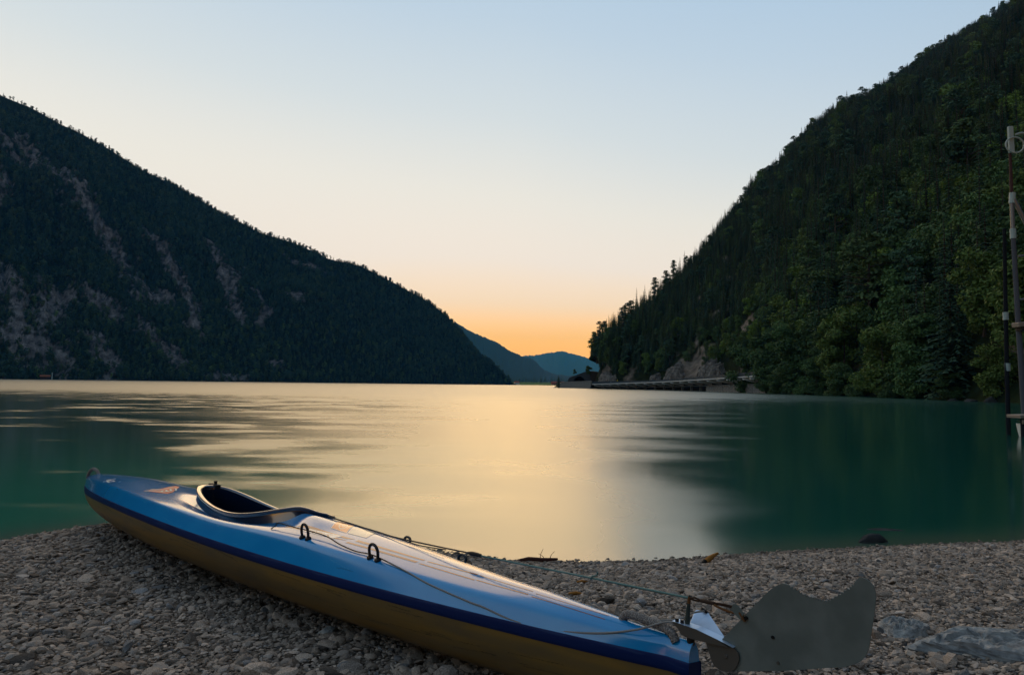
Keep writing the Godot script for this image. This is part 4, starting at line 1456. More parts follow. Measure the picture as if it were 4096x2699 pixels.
# ---------------------------------------------------------------- the lake's far end and far left shore
func build_lake_end() -> void:
	var s := Shape.new()
	s.grid([[Vector3(-60, -0.5, -1500), Vector3(-60, 0.8, -1510), Vector3(-80, 9.5, -2100)], [Vector3(300, -0.5, -1500), Vector3(300, 0.8, -1510), Vector3(340, 9.5, -2100)]])
	s.idx.reverse()
	ground_piece("meadow", s.mesh(false), M.meadow, "strip of green meadow at the far end of the lake", "meadow")
	var r := RandomNumberGenerator.new()
	r.seed = 101
	var m := conifer(r, 10, 6, 2, 1.0, 0.26).mesh(false, true)
	var w := trunk_shape(0.8, 0.02).mesh()
	for k in 60:
		var x := lerpf(-5.0, 190.0, k / 59.0) + r.randf_range(-3, 3)
		var z := -1900.0 + r.randf_range(-60, 60)
		tree("fir_tree", m, w, M.conifer_needles, Vector3(x, 5.0, z), r.randf() * TAU, r.randf_range(13, 24), r.randf_range(0.9, 1.3), "tiny dark fir in the row behind the far meadow", "tree", "row of firs behind the far meadow")
	for q in [[Vector3(11, 1.0, -1530), 0.3, 7.0, "tiny white house left on the far meadow, under the left mountain", false], [Vector3(93, 1.5, -1540), 0.1, 9.0, "tiny long red-roofed house on the far meadow, middle of three", true], [Vector3(110, 1.5, -1550), 0.5, 7.0, "tiny pale house on the far meadow nearest the quay wall's fir", false]]:
		var o := thing("farmhouse", q[3], "house", q[0], q[1], "houses on the far meadow")
		s = Shape.new()
		s.box(Transform3D(Basis(), Vector3(0, 2, 0)), Vector3(q[2] * 0.7, 2.0, 4.0))
		part("wall", s.mesh(false), M.white_paint if not q[4] else M.roof_red, o)
		s = Shape.new()
		var l: float = q[2] * 0.8
		s.grid([[Vector3(-l, 3.9, 4.8), Vector3(-l, 7.2, 0), Vector3(-l, 3.9, -4.8)], [Vector3(l, 3.9, 4.8), Vector3(l, 7.2, 0), Vector3(l, 3.9, -4.8)]])
		part("roof", s.mesh(false), M.roof_red, o)
	# far left shore: a clump of trees, a little red-roofed boathouse, a white post
	for q in [[Vector3(-497.5, 0, -695), 20.0, 1.2, "dark round tree clump at the waterline by the left edge"], [Vector3(-488, 0, -702), 13.0, 1.2, "smaller dark tree at the left waterline, beside the orange-roofed hut"], [Vector3(-455, 0, -755), 10.0, 1.3, "dark bush at the left waterline right of the orange-roofed hut"]]:
		tree("shore_tree", broad_crown(r, 9, 900, 0.06, 0.1, 0.34).mesh(false, true), w, M.conifer_needles, q[0], 0.0, q[1], q[2], q[3], "tree")
	var b := thing("boathouse", "tiny orange-roofed hut on the far left shore", "hut", Vector3(-470, 0.4, -716), 0.6)
	s = Shape.new()
	s.box(Transform3D(Basis(), Vector3(0, 1.0, 0)), Vector3(4.0, 1.6, 2.5))
	part("wall", s.mesh(false), M.red_wood, b)
	s = Shape.new()
	s.grid([[Vector3(-4.6, 2.5, 3.2), Vector3(-4.6, 4.4, 0), Vector3(-4.6, 2.5, -3.2)], [Vector3(4.6, 2.5, 3.2), Vector3(4.6, 4.4, 0), Vector3(4.6, 2.5, -3.2)]])
	part("roof", s.mesh(false), mat("roof_orange", lin(0.22, 0.08, 0.04), 0.8, 0.2), b)
	s = Shape.new()
	s.tube([Vector3(0, 0, 0), Vector3(0, 7.0, 0)], 0.5, 8)
	var o := part("white_post", s.mesh(), M.mast_white, self)
	o.position = Vector3(-463, 0, -716)
	tag(o, "white post standing beside the tiny orange-roofed hut", "post")

# ---------------------------------------------------------------- boat crane and boat at the right edge
func build_boat() -> void:
	var z := -17.8
	var p := thing("mooring_pole", "tall dark wooden pole with white bands in the water at the right edge", "pole", Vector3(12.66, 0, z - 0.35))
	var s := Shape.new()
	s.tube([Vector3(0, -1.2, 0), Vector3(0.01, 1.5, 0), Vector3(0.04, 3.6, 0), Vector3(0.07, 5.3, 0)], [0.056, 0.053, 0.05, 0.042], 10)
	part("post", s.mesh(), M.dark_wood, p)
	for y in [2.93, 1.62]:
		s = Shape.new()
		s.tube([Vector3(0.03, y, 0), Vector3(0.03, y + 0.2, 0)], 0.066, 12)
		part("band", s.mesh(false), M.mast_white, p)
	var m := thing("boat_mast", "grey wooden mast with white fittings and a ring at its top, at the right edge", "mast", Vector3(12.74, 0.5, z + 0.1))
	s = Shape.new()
	s.tube([Vector3(0.02, 0, 0), Vector3(-0.06, 2.4, 0), Vector3(-0.11, 4.6, 0)], [0.07, 0.063, 0.054], 10)
	part("post", s.mesh(), M.grey_wood, m)
	s = Shape.new()
	s.tube([Vector3(-0.11, 4.6, 0), Vector3(-0.115, 5.6, 0)], 0.05, 10)
	part("sleeve", s.mesh(), M.grey_metal, m)
	s = Shape.new()
	s.tube([Vector3(-0.11, 4.45, 0), Vector3(-0.11, 4.7, 0)], 0.068, 12)
	part("collar", s.mesh(false), M.mast_white, m)
	s = Shape.new()
	s.tube([Vector3(-0.11, 5.35, 0), Vector3(-0.09, 5.62, 0)], 0.072, 12)
	part("collar", s.mesh(false), M.mast_white, m)
	s = Shape.new()
	s.tube([Vector3(-0.11, 5.55, 0), Vector3(-0.115, 7.0, 0)], [0.04, 0.03], 8)
	part("topmast", s.mesh(), M.red_wood, m)
	s = Shape.new()
	s.tube([Vector3(-0.08, 5.45, 0.03), Vector3(0.2, 4.85, 0.03), Vector3(0.9, 3.6, 0.03)], 0.05, 8)
	part("stay_bar", s.mesh(), M.grey_metal, m)
	s = Shape.new()
	s.box(Transform3D(Basis(Vector3.BACK, 0.02), Vector3(-0.12, 6.98, 0.05)), Vector3(0.062, 0.34, 0.04), 0.012)
	part("masthead", s.mesh(false), M.mast_white, m)
	s = Shape.new()
	var ring := []
	for k in 25:
		var a := TAU * k / 24.0
		ring.append(Vector3(-0.07 + cos(a) * 0.23, 6.82 + sin(a) * 0.2, 0.12))
	s.tube(ring, 0.02, 6, false)
	part("ring", s.mesh(), M.mast_white, m)
	s = Shape.new()
	s.tube([Vector3(-0.03, 7.1, 0.1), Vector3(0.12, 7.14, 0.1), Vector3(0.24, 7.12, 0.1)], 0.028, 6)
	part("arm", s.mesh(), M.mast_white, m)
	for q in [[4.0, 0.14], [2.9, 0.12]]:
		s = Shape.new()
		s.tube([Vector3(0.0, q[0], 0), Vector3(q[1], q[0] + 0.02, 0)], 0.03, 6)
		part("cleat", s.mesh(), M.grey_metal, m)
	s = Shape.new()
	s.box(Transform3D(Basis(Vector3.BACK, 0.12), Vector3(0.06, 2.28, 0.1)), Vector3(0.27, 0.06, 0.14), 0.015)
	part("cross_beam", s.mesh(false), M.varnished_wood, m)
	s = Shape.new()
	s.box(Transform3D(Basis(), Vector3(0.08, 2.16, 0.08)), Vector3(0.2, 0.05, 0.12), 0.01)
	part("bracket", s.mesh(false), M.black_rubber, m)
	# bow of a white boat, most of it beyond the edge
	var b := thing("white_boat", "white boat hull with a wooden rail, cut by the right edge", "boat", Vector3(12.56, 0, z + 0.3))
	s = Shape.new()
	var rows := []
	for j in 9:
		var t := j / 8.0
		var row := []
		for k in [[0.0, -0.3], [0.06, -0.1], [0.1, 0.12], [0.12, 0.32]]:
			var wide: float = k[0] * 1.2 + 0.55 * sqrt(t)
			row.append(Vector3(t * 2.6 - (k[1] + 0.3) * 0.12 * (1 - t), k[1] + 0.05 * t * t, wide * 0.9))
		rows.append(row)
	var mirror := []
	for r in rows:
		var q := []
		for v in r:
			q.append(Vector3(v.x, v.y, -v.z))
		mirror.append(q)
	s.grid(rows)
	s.grid(mirror)
	var nose := [[], []]
	for k in 4:
		nose[0].append(rows[0][k])
		nose[1].append(mirror[0][k])
	s.grid([nose[1], nose[0]])
	part("hull", s.mesh(), M.white_paint, b)
	s = Shape.new()
	var edge := []
	for r in rows:
		edge.append((r[3] as Vector3) + Vector3(-0.05, 0.05, 0.03))
	s.tube(edge, 0.06, 8)
	part("rail", s.mesh(), M.varnished_wood, b)
	s = Shape.new()
	edge = []
	for r in rows:
		edge.append((r[1] as Vector3) + Vector3(-0.02, 0.02, 0.02))
	s.tube(edge, 0.03, 8)
	part("rub_strake", s.mesh(), M.red_wood, b)
	s = Shape.new()
	for j in 8:
		s.quad((rows[j][3] as Vector3) + Vector3(0, 0.06, 0), (rows[j + 1][3] as Vector3) + Vector3(0, 0.06, 0), (mirror[j + 1][3] as Vector3) + Vector3(0, 0.06, 0), (mirror[j][3] as Vector3) + Vector3(0, 0.06, 0))
	part("deck", s.mesh(false), M.varnished_wood, b)
	s = Shape.new()
	s.box(Transform3D(Basis(Vector3.BACK, 0.05), Vector3(-0.02, 0.5, 0)), Vector3(0.2, 0.04, 0.25), 0.01)
	part("bow_plank", s.mesh(false), M.varnished_wood, b)
	s = Shape.new()
	s.tube([Vector3(-0.03, -0.3, 0.1), Vector3(-0.03, 0.46, 0.1)], 0.08, 8)
	part("stem_post", s.mesh(), M.dark_wood, b)

func build_driftwood() -> void:
	var d := thing("driftwood_branch", "dark red-brown branch with twigs lying at the water's edge", "driftwood", Vector3(0.17, 0.04, -4.46))
	var s := Shape.new()
	s.tube([Vector3(-0.12, 0.0, 0.02), Vector3(-0.05, 0.008, 0), Vector3(0.04, 0.004, 0.01), Vector3(0.13, 0.006, -0.01)], [0.008, 0.012, 0.013, 0.007], 7)
	part("stem", s.mesh(), M.driftwood_red, d)
	for q in [[0.02, 0.07, 0.02], [0.08, 0.055, 0.03], [0.05, 0.04, -0.04]]:
		s = Shape.new()
		s.tube([Vector3(q[0], 0.005, 0), Vector3(q[0] + q[2] * 0.3, q[1] * 0.6, 0), Vector3(q[0] + q[2], q[1], 0)], [0.0025, 0.0018, 0.001], 5)
		part("twig", s.mesh(), M.driftwood_red, d)
	d = thing("driftwood_stick", "orange-brown broken stick on the gravel near the shore, right of the middle", "driftwood", Vector3(1.24, 0.065, -4.42))
	s = Shape.new()
	s.tube([Vector3(-0.055, -0.005, 0.04), Vector3(-0.02, 0.012, 0.02), Vector3(0.015, 0.02, -0.02), Vector3(0.06, 0.022, -0.08)], [0.016, 0.017, 0.012, 0.006], 7)
	part("stem", s.mesh(), M.driftwood_orange, d)
	s = Shape.new()
	s.tube([Vector3(-0.068, -0.01, 0.05), Vector3(-0.05, -0.003, 0.036)], [0.013, 0.018], 7)
	part("burnt_end", s.mesh(), M.seat_black, d)
	for q in [[Vector3(0.353, 0.17, -3.5), 0.3, "short orange-brown chip of wood on the gravel behind the rudder cord"], [Vector3(0.30, 0.20, -3.2), -0.2, "yellowish chip of bark lying near the kayak's stern half"]]:
		d = thing("wood_chip", q[2], "wood chip", q[0], q[1])
		s = Shape.new()
		s.tube([Vector3(-0.035, 0, 0), Vector3(0, 0.006, 0.003), Vector3(0.03, 0.002, 0)], [0.006, 0.008, 0.003], 6)
		part("chip", s.mesh(), M.driftwood_orange, d)
	# dry twig poking out of the stones
	d = thing("dry_twig", "thin dark twig standing up between stones behind the kayak's stern", "twig", Vector3(0.41, 0.22, -2.67), 0.4)
	s = Shape.new()
	s.tube([Vector3(0, 0, 0), Vector3(-0.004, 0.02, 0), Vector3(-0.018, 0.034, 0)], [0.0022, 0.0018, 0.001], 5)
	part("stem", s.mesh(), M.cord_dark, d)

# ---------------------------------------------------------------- kayak
# s runs from the stern (0) to the bow (1), lat from the middle to the near side, in metres
const KL := 4.43923
const HEEL := 0.15
const RIDGE := [[-0.02, 0.542], [0.0, 0.543], [0.03, 0.546], [0.06, 0.553], [0.1, 0.562], [0.14, 0.567], [0.18, 0.575], [0.23, 0.587], [0.276, 0.597], [0.342, 0.605], [0.45, 0.585], [0.6, 0.575], [0.7, 0.57], [0.777, 0.564], [0.87, 0.541], [0.968, 0.506], [1.0, 0.488], [1.03, 0.462], [1.05, 0.44]]
const RIM := [[-1.0, 0.617], [-0.95, 0.628], [-0.885, 0.631], [-0.74, 0.613], [-0.52, 0.584], [-0.26, 0.56], [-0.03, 0.551], [0.18, 0.554], [0.3, 0.559], [0.48, 0.57], [0.76, 0.594], [0.91, 0.607], [1.0, 0.61]]
const CROWN := [[0.0, 1.0], [0.15, 0.985], [0.4, 0.865], [0.6, 0.73], [0.76, 0.6], [0.82, 0.52], [0.87, 0.39], [1.0, 0.0]]
const KEEL := [[-0.02, 0.355], [0.0, 0.345], [0.1, 0.326], [0.2, 0.313], [0.3, 0.303], [0.42, 0.292], [0.54, 0.283], [0.65, 0.278], [0.8, 0.277], [0.9, 0.287], [0.95, 0.3], [1.0, 0.335], [1.035, 0.39]]
const RIM_C := 0.474
const RIM_A := 0.118
const RIM_B := 0.147

func half(s: float) -> float:
	var k := absf((s - 0.56) / 0.565) if s < 0.56 else (s - 0.56) / 0.478
	return maxf(0.285 * pow(maxf(1.0 - k * k, 0.0), 0.9), 0.024 * sqrt(clampf((1.035 - s) / 0.02, 0.0, 1.0)))

func seam(s: float) -> float:
	return 0.5 - HEEL * half(s) - 0.085 * pow(clampf((s - 0.55) / 0.47, 0.0, 2.0), 2)

func deck_y(s: float, lat: float) -> float:
	var b := half(s)
	var w := minf(absf(lat) / maxf(b, 1e-4), 1.0)
	var u := seam(s)
	var h := u + (table(RIDGE, s) - u) * table(CROWN, w)
	var dx := (s - RIM_C) / RIM_A
	var dy := lat / RIM_B
	var rho := sqrt(dx * dx + dy * dy)
	if rho < 1.7:
		var k := (1.0 - sm(1.14, 1.6, rho)) * (1.0 - pow(w, 4))
		h += (rim_height(dx / maxf(rho, 1e-5), dy / maxf(rho, 1e-5)) - lerpf(0.042, 0.012, sm(0.72, 1.0, -dx / maxf(rho, 1e-5))) - h) * k
	return h + HEEL * lat

func rim_height(c: float, q: float) -> float:      # the far hip of the coaming sits lower
	return table(RIM, c) - 0.07 * sm(0.2, 0.85, -c) * maxf(-q, 0.0)

func on_deck(s: float, lat: float, up := 0.0) -> Vector3:
	return Vector3(s * KL, deck_y(s, lat) + up, -lat)

func deck_normal(s: float, lat: float) -> Vector3:
	var a := on_deck(s + 0.002, lat) - on_deck(s - 0.002, lat)
	var b := on_deck(s, lat - 0.004) - on_deck(s, lat + 0.004)
	return b.cross(a).normalized()

# a thin sheet that follows the deck between four corners [s, lat]: near left, far left, far right, near right
func deck_patch(c: Array, nu: int, nv: int, up := 0.0006) -> Shape:
	var s := Shape.new()
	var rows := []
	for i in nu + 1:
		var row := []
		for j in nv + 1:
			var u := float(i) / nu
			var v := float(j) / nv
			var p := Vector2(c[0][0], c[0][1]).lerp(Vector2(c[3][0], c[3][1]), u).lerp(Vector2(c[1][0], c[1][1]).lerp(Vector2(c[2][0], c[2][1]), u), v)
			row.append(on_deck(p.x, p.y) + deck_normal(p.x, p.y) * up)
		rows.append(row)
	s.grid(rows)
	for k in s.uv.size():
		s.uv[k] = Vector2(s.uv[k].x, 1.0 - s.uv[k].y)
	return s

func deck_poly(pts: Array, up: float) -> Shape:      # fan of a small shape stuck on the deck
	var s := Shape.new()
	var c := Vector2.ZERO
	for p in pts:
		c += Vector2(p[0], p[1])
	c /= pts.size()
	var at := func(p: Vector2) -> Vector3: return on_deck(p.x, p.y) + deck_normal(p.x, p.y) * up
	for k in pts.size():
		var a := Vector2(pts[k][0], pts[k][1])
		var b := Vector2(pts[(k + 1) % pts.size()][0], pts[(k + 1) % pts.size()][1])
		for q in 3:
			var t0 := q / 3.0
			var t1 := (q + 1) / 3.0
			var p0 := c.lerp(a, t0)
			var p1 := c.lerp(b, t0)
			var p2 := c.lerp(b, t1)
			var p3 := c.lerp(a, t1)
			if q == 0:
				s.tri(at.call(c), at.call(p2), at.call(p3))
			else:
				s.quad(at.call(p0), at.call(p1), at.call(p2), at.call(p3))
	return s

func deck_ribbon(pts: Array, wide: float, up: float) -> Shape:
	var s := Shape.new()
	var rows := []
	var L := []
	for p in pts:
		L.append(on_deck(p[0], p[1]) + deck_normal(p[0], p[1]) * up)
	for i in L.size():
		var d: Vector3 = (L[mini(i + 1, L.size() - 1)] - L[maxi(i - 1, 0)]).normalized()
		var side := d.cross(deck_normal(pts[i][0], pts[i][1])).normalized() * wide * 0.5
		rows.append([L[i] + side, L[i] - side])
	s.grid(rows)
	return s

func rim_point(th: float, out_: float, dy: float, follow := 1.0) -> Vector3:
	var c := cos(th)
	var q := sin(th)
	var lat := RIM_B * q
	var s := RIM_C + RIM_A * c
	var n := Vector2(c / (RIM_A * KL), q / RIM_B).normalized()
	return Vector3(s * KL + n.x * out_, rim_height(c, q) + HEEL * (lat + n.y * out_) * follow + dy, -(lat + n.y * out_))

func curve(pts: Array, steps: int) -> Array:      # smooth line through points
	var c := Curve3D.new()
	for k in pts.size():
		var t: Vector3 = (pts[mini(k + 1, pts.size() - 1)] - pts[maxi(k - 1, 0)]) / 6.0
		c.add_point(pts[k], -t, t)
	var out_ := []
	var n := pts.size() - 1
	for k in steps + 1:
		out_.append(c.samplef(float(k) / steps * n))
	return out_

func build_kayak() -> void:
	var K := thing("kayak", "blue and yellow sea kayak with a flipped-up rudder, lying on the gravel beach", "kayak", Vector3(0.42149, 0, -1.65), atan2(0.69832, -0.71579))
	# hull
	var s := Shape.new()
	var rows := []
	var ns := 150
	var nj := 20
	for i in ns + 1:
		var t := lerpf(0.0, 1.034, i / float(ns))
		if i > ns - 12:
			t = lerpf(t, 1.034, 0.0)
		var b := half(t)
		var row := []
		var hl := seam(t) - lerpf(0.024, 0.034, sm(0.7, 1.0, t))
		var hk := table(KEEL, t)
		for j in range(-nj, nj + 1):
			var a := PI / 2 * (1.0 - absf(j) / float(nj))
			var lat := b * pow(cos(a), 0.72) * signf(j)
			var y := hl - (hl - hk) * pow(sin(a), 0.95)
			var fade := cos(a)
			row.append(Vector3(t * KL, y + HEEL * lat * fade, -lat))
		rows.append(row)
	s.grid(rows)
	s.idx.reverse()
	var sc := Vector3.ZERO
	for k in nj:
		s.quad(rows[0][k], rows[0][k + 1], rows[0][2 * nj - k - 1], rows[0][2 * nj - k])
	part("hull", s.mesh(), M.hull_yellow, K)
	# deck, open under the cockpit
	s = Shape.new()
	rows = []
	ns = 640
	nj = 34
	var grid_sl := []
	for i in ns + 1:
		var t := lerpf(0.0, 1.035, i / float(ns))
		var b := half(t)
		var row := []
		var sl := []
		for j in range(-nj, nj + 1):
			var w := j / float(nj)
			w = signf(w) * (1.0 - pow(1.0 - absf(w), 1.25))
			row.append(on_deck(t, w * b))
			sl.append(Vector2((t - RIM_C) / RIM_A, w * b / RIM_B))
		rows.append(row)
		grid_sl.append(sl)
	s.grid(rows)
	s.idx.reverse()
	var keep := PackedInt32Array()
	var cols := 2 * nj + 1
	for k in range(0, s.idx.size(), 3):
		var inside := 0
		for q in 3:
			var id := s.idx[k + q]
			var p: Vector2 = grid_sl[id / cols][id % cols]
			if p.length() < 1.0:
				inside += 1
		if inside < 3:
			keep.append_array([s.idx[k], s.idx[k + 1], s.idx[k + 2]])
	s.idx = keep
	part("deck", s.mesh(), M.deck_blue, K)
	# stern plate closes the end
	s = Shape.new()
	var end := []
	for j in range(-8, 9):
		end.append(on_deck(0.0, half(0.0) * j / 8.0))
	for j in 16:
		s.quad(Vector3(0, 0.44, (end[j] as Vector3).z), Vector3(0, 0.44, (end[j + 1] as Vector3).z), end[j + 1], end[j])
	part("stern_plate", s.mesh(false), M.deck_blue, K)
	# navy band over the seam
	for side in [1.0, -1.0]:
		s = Shape.new()
		rows = []
		for i in 161:
			var t := lerpf(-0.0006, 1.0342, i / 160.0)
			var b := half(t)
			var hu := seam(t)
			var low := hu - lerpf(0.028, 0.038, sm(0.7, 1.0, t))
			var row := []
			for q in [[hu + 0.003, 0.0], [hu + 0.001, 0.0022], [hu - 0.008, 0.003], [lerpf(hu, low, 0.7), 0.003], [low, 0.002], [low - 0.002, -0.002]]:
				var lat: float = side * (b + q[1])
				row.append(Vector3(t * KL, q[0] + HEEL * lat, -lat))
			if side < 0:
				row.reverse()
			rows.append(row)
		s.grid(rows)
		part("seam_band", s.mesh(), M.navy_band, K)
	s = Shape.new()
	var sb := half(0.0) + 0.0028
	s.quad(Vector3(-0.0012, seam(0) - 0.03 + HEEL * sb, -sb), Vector3(-0.0012, seam(0) - 0.03 - HEEL * sb, sb), Vector3(-0.0012, seam(0) + 0.002 - HEEL * sb, sb), Vector3(-0.0012, seam(0) + 0.002 + HEEL * sb, -sb))
	part("seam_band", s.mesh(false), M.navy_band, K)
	# cockpit coaming: wall, turned-out lip, inner wall
	s = Shape.new()
	rows = []
	for i in 96:
		var th := TAU * i / 96.0
		var row := []
		for q in [[0.024, -0.075], [0.017, -0.05], [0.013, -0.036], [0.01, -0.024], [0.008, -0.014], [0.007, -0.008], [0.012, -0.0075], [0.016, -0.006], [0.0175, -0.001], [0.015, 0.003], [0.009, 0.005], [0.002, 0.005], [-0.006, 0.001], [-0.009, -0.006], [-0.009, -0.03], [-0.004, -0.07], [0.0, -0.11]]:
			row.append(rim_point(th, q[0], q[1]))
		rows.append(row)
	s.grid(rows, true, false)
	part("cockpit_coaming", s.mesh(), M.navy_coaming, K)
	# seat
	s = Shape.new()
	rows = []
	for i in 13:
		var t := i / 12.0
		var x := (RIM_C - 0.08) * KL + 0.42 * t
		var row := []
		for j in 9:
			var w := j / 4.0 - 1.0
			row.append(Vector3(x, 0.33 + 0.16 * pow(1.0 - t, 3) + 0.05 * w * w + 0.04 * sm(0.7, 1.0, t), w * 0.16))
		rows.append(row)
	s.grid(rows)
	part("seat", s.mesh(), M.seat_black, K)
	# grab loop on the bow
	s = Shape.new()
	s.tube(curve([Vector3(4.575, 0.45, 0), Vector3(4.55, 0.492, 0), Vector3(4.47, 0.524, 0), Vector3(4.385, 0.519, 0), Vector3(4.325, 0.49, 0)], 20), 0.011, 8)
	part("grab_loop", s.mesh(), M.rope_grey, K)
	# foot brace knob in front of the cockpit
	s = Shape.new()
	s.box(Transform3D(Basis(), Vector3(2.64, 0.608, 0.03)), Vector3(0.045, 0.008, 0.012), 0.003)
	s.tube([Vector3(2.63, 0.6, 0.03), Vector3(2.63, 0.632, 0.03)], 0.008, 8)
	part("deck_fitting", s.mesh(false), M.black_rubber, K)
	# deck rings, two a side
	for q in [[0.3211, 0.1781, 0.3138, 0.1742, 0.05], [0.239, 0.1464, 0.2306, 0.1434, 0.048], [0.281, -0.13, 0.2735, -0.127, 0.022], [0.21, -0.112, 0.202, -0.109, 0.026]]:
		var a := on_deck(q[0], q[1])
		var b := on_deck(q[2], q[3])
		var up: Vector3 = (deck_normal(q[0], q[1]) + Vector3.UP * 2.0).normalized() * q[4]
		s = Shape.new()
		var d := (b - a) * 0.06
		s.tube(curve([a, a + up * 0.55 - d, a + up * 0.88 + (b - a) * 0.14, (a + b) * 0.5 + up, b + up * 0.88 - (b - a) * 0.14, b + up * 0.55 + d, b], 24), 0.0048, 8)
		var ring := part("deck_ring", s.mesh(), M.black_steel, K)
		for p in [[a, q[0], q[1]], [b, q[2], q[3]]]:
			s = Shape.new()
			var n := deck_normal(p[1], p[2])
			s.tube([p[0] - n * 0.002, p[0] + n * 0.004, p[0] + n * 0.007], [0.011, 0.011, 0.008], 12)
			part("foot", s.mesh(false), M.black_rubber, ring)
	# double stripe down the after deck
	var stripes := [
		[[0.3638, 0.1582], [0.3541, 0.1449], [0.2801, 0.1147], [0.294, 0.13]],
		[[0.3481, 0.1365], [0.3443, 0.1206], [0.2757, 0.096], [0.2835, 0.1085]],
		[[0.278, 0.1273], [0.2772, 0.1186], [0.2019, 0.0829], [0.2029, 0.0925]],
		[[0.2726, 0.1047], [0.2722, 0.0923], [0.1999, 0.0631], [0.2003, 0.0705]],
		[[0.2001, 0.0913], [0.1986, 0.0853], [0.1488, 0.0646], [0.1487, 0.0695]],
		[[0.197, 0.069], [0.1961, 0.0632], [0.1525, 0.036], [0.153, 0.0425]],
		[[0.1476, 0.0665], [0.1476, 0.062], [0.106, 0.0445], [0.106, 0.049]],
		[[0.1506, 0.0405], [0.1506, 0.0365], [0.106, 0.026], [0.106, 0.0295]],
		[[0.1027, 0.0505], [0.1027, 0.0475], [0.0516, 0.027], [0.0516, 0.029]],
		[[0.1027, 0.0335], [0.1027, 0.031], [0.0516, 0.0125], [0.0516, 0.0145]]]
	for q in stripes:
		part("stripe", deck_patch(q, 24, 4, 0.0005).mesh(), M.stripe_salmon, K)
	# stickers
	var im := blank(320, 112, lin(0.9, 0.92, 0.88))
	var red := lin(0.22, 0.02, 0.02)
	for q in [[62, 84, 96, 22, 13], [96, 52, 40, 30, 8], [96, 52, 66, 92, 9], [22, 86, 60, 40, 9], [112, 44, 176, 30, 12], [118, 48, 122, 60, 10], [120, 62, 178, 54, 11], [176, 56, 172, 84, 10], [112, 92, 172, 86, 12], [196, 90, 238, 20, 13], [232, 52, 292, 30, 8], [230, 56, 262, 94, 11]]:
		stroke(im, Vector2(q[0], q[1]), Vector2(q[2], q[3]), q[4], red)
	part("club_sticker", deck_patch([[0.3363, 0.1515], [0.3312, 0.1305], [0.2901, 0.1027], [0.2942, 0.1307]], 24, 10, 0.0009).mesh(), sticker_material(im, "club_sticker_print"), K, "white sticker with slanted red letters")
	im = blank(192, 128, lin(1.0, 0.2, 0.01))
	var pale := lin(0.85, 0.75, 0.6)
	for k in 40:
		var a := TAU * k / 40.0
		var b := TAU * (k + 1) / 40.0
		stroke(im, Vector2(100 + cos(a) * 42, 64 + sin(a) * 38), Vector2(100 + cos(b) * 42, 64 + sin(b) * 38), 7, pale)
	for q in [[76, 78, 124, 50, 6], [84, 56, 112, 80, 5], [124, 50, 116, 74, 5]]:
		stroke(im, Vector2(q[0], q[1]), Vector2(q[2], q[3]), q[4], pale)
	for q in [[0, 2, 191, 2], [0, 125, 191, 125], [2, 0, 2, 127], [189, 0, 189, 127]]:
		stroke(im, Vector2(q[0], q[1]), Vector2(q[2], q[3]), 5, pale)
	part("round_emblem_sticker", deck_patch([[0.313, 0.088], [0.3245, 0.02], [0.3065, 0.01], [0.2935, 0.079]], 16, 16, 0.0009).mesh(), sticker_material(im, "round_emblem_print"), K, "orange sticker with a pale ring emblem")
	im = blank(192, 96, lin(0.36, 0.45, 0.47))
	for q in [[8, 6, 184, 6, 5], [8, 90, 184, 90, 7], [60, 40, 110, 30, 5], [70, 56, 130, 48, 5], [140, 30, 160, 70, 6], [36, 30, 50, 50, 5], [90, 66, 126, 62, 4]]:
		stroke(im, Vector2(q[0], q[1]), Vector2(q[2], q[3]), q[4], lin(0.55, 0.6, 0.58))
	part("pale_sticker", deck_patch([[0.2925, 0.078], [0.3035, 0.012], [0.276, 0.008], [0.2704, 0.067]], 16, 16, 0.0009).mesh(), sticker_material(im, "pale_print"), K, "faded pale blue sticker")
	# emblem and scribble on the fore deck
	part("emblem", deck_poly([[0.6753, 0.1768], [0.6613, 0.1674], [0.6226, 0.1466], [0.6238, 0.119], [0.655, 0.035], [0.669, 0.03], [0.666, 0.07], [0.6618, 0.1148], [0.6715, 0.1501]], 0.0012).mesh(), M.decal_red, K, "red arrow-shaped emblem")
	part("emblem", deck_poly([[0.6747, 0.1744], [0.669, 0.1668], [0.6478, 0.1324], [0.652, 0.1172], [0.6703, 0.1508]], 0.0012).mesh(), M.decal_purple, K, "purple bar of the emblem")
	for q in [[[0.6709, 0.1747], [0.66, 0.158], [0.6459, 0.1354]], [[0.6723, 0.1479], [0.663, 0.13], [0.6548, 0.1126], [0.66, 0.06]]]:
		part("emblem_line", deck_ribbon(q, 0.006, 0.0016).mesh(), M.decal_white, K)
	for q in [[[0.6472, 0.1247], [0.6425, 0.1429], [0.6375, 0.138], [0.6322, 0.1216], [0.641, 0.127]], [[0.6467, 0.1114], [0.639, 0.124], [0.634, 0.113], [0.6394, 0.1]], [[0.6475, 0.0925], [0.6332, 0.1092], [0.6314, 0.0903], [0.645, 0.07], [0.65, 0.09]]]:
		part("letter", deck_ribbon(q, 0.009, 0.002).mesh(), M.decal_white, K)
	for q in [[[0.8313, 0.0957], [0.8361, 0.1048], [0.8383, 0.1138], [0.8463, 0.1252]], [[0.8415, 0.1478], [0.8383, 0.1353], [0.826, 0.1329], [0.8182, 0.128]], [[0.8182, 0.128], [0.8067, 0.1341], [0.8111, 0.1415], [0.8138, 0.1526]], [[0.8138, 0.1526], [0.8317, 0.1404], [0.838, 0.132]], [[0.8449, 0.1194], [0.837, 0.121], [0.8294, 0.1204]]]:
		part("scribble", deck_ribbon(q, 0.008, 0.0015).mesh(), M.decal_white, K)
	part("scribble", deck_ribbon([[0.7904, 0.137], [0.7879, 0.1267]], 0.004, 0.0015).mesh(), M.decal_white, K)
	# thin deck line on the near side, running through the rings and hanging to the rudder
	var pts := []
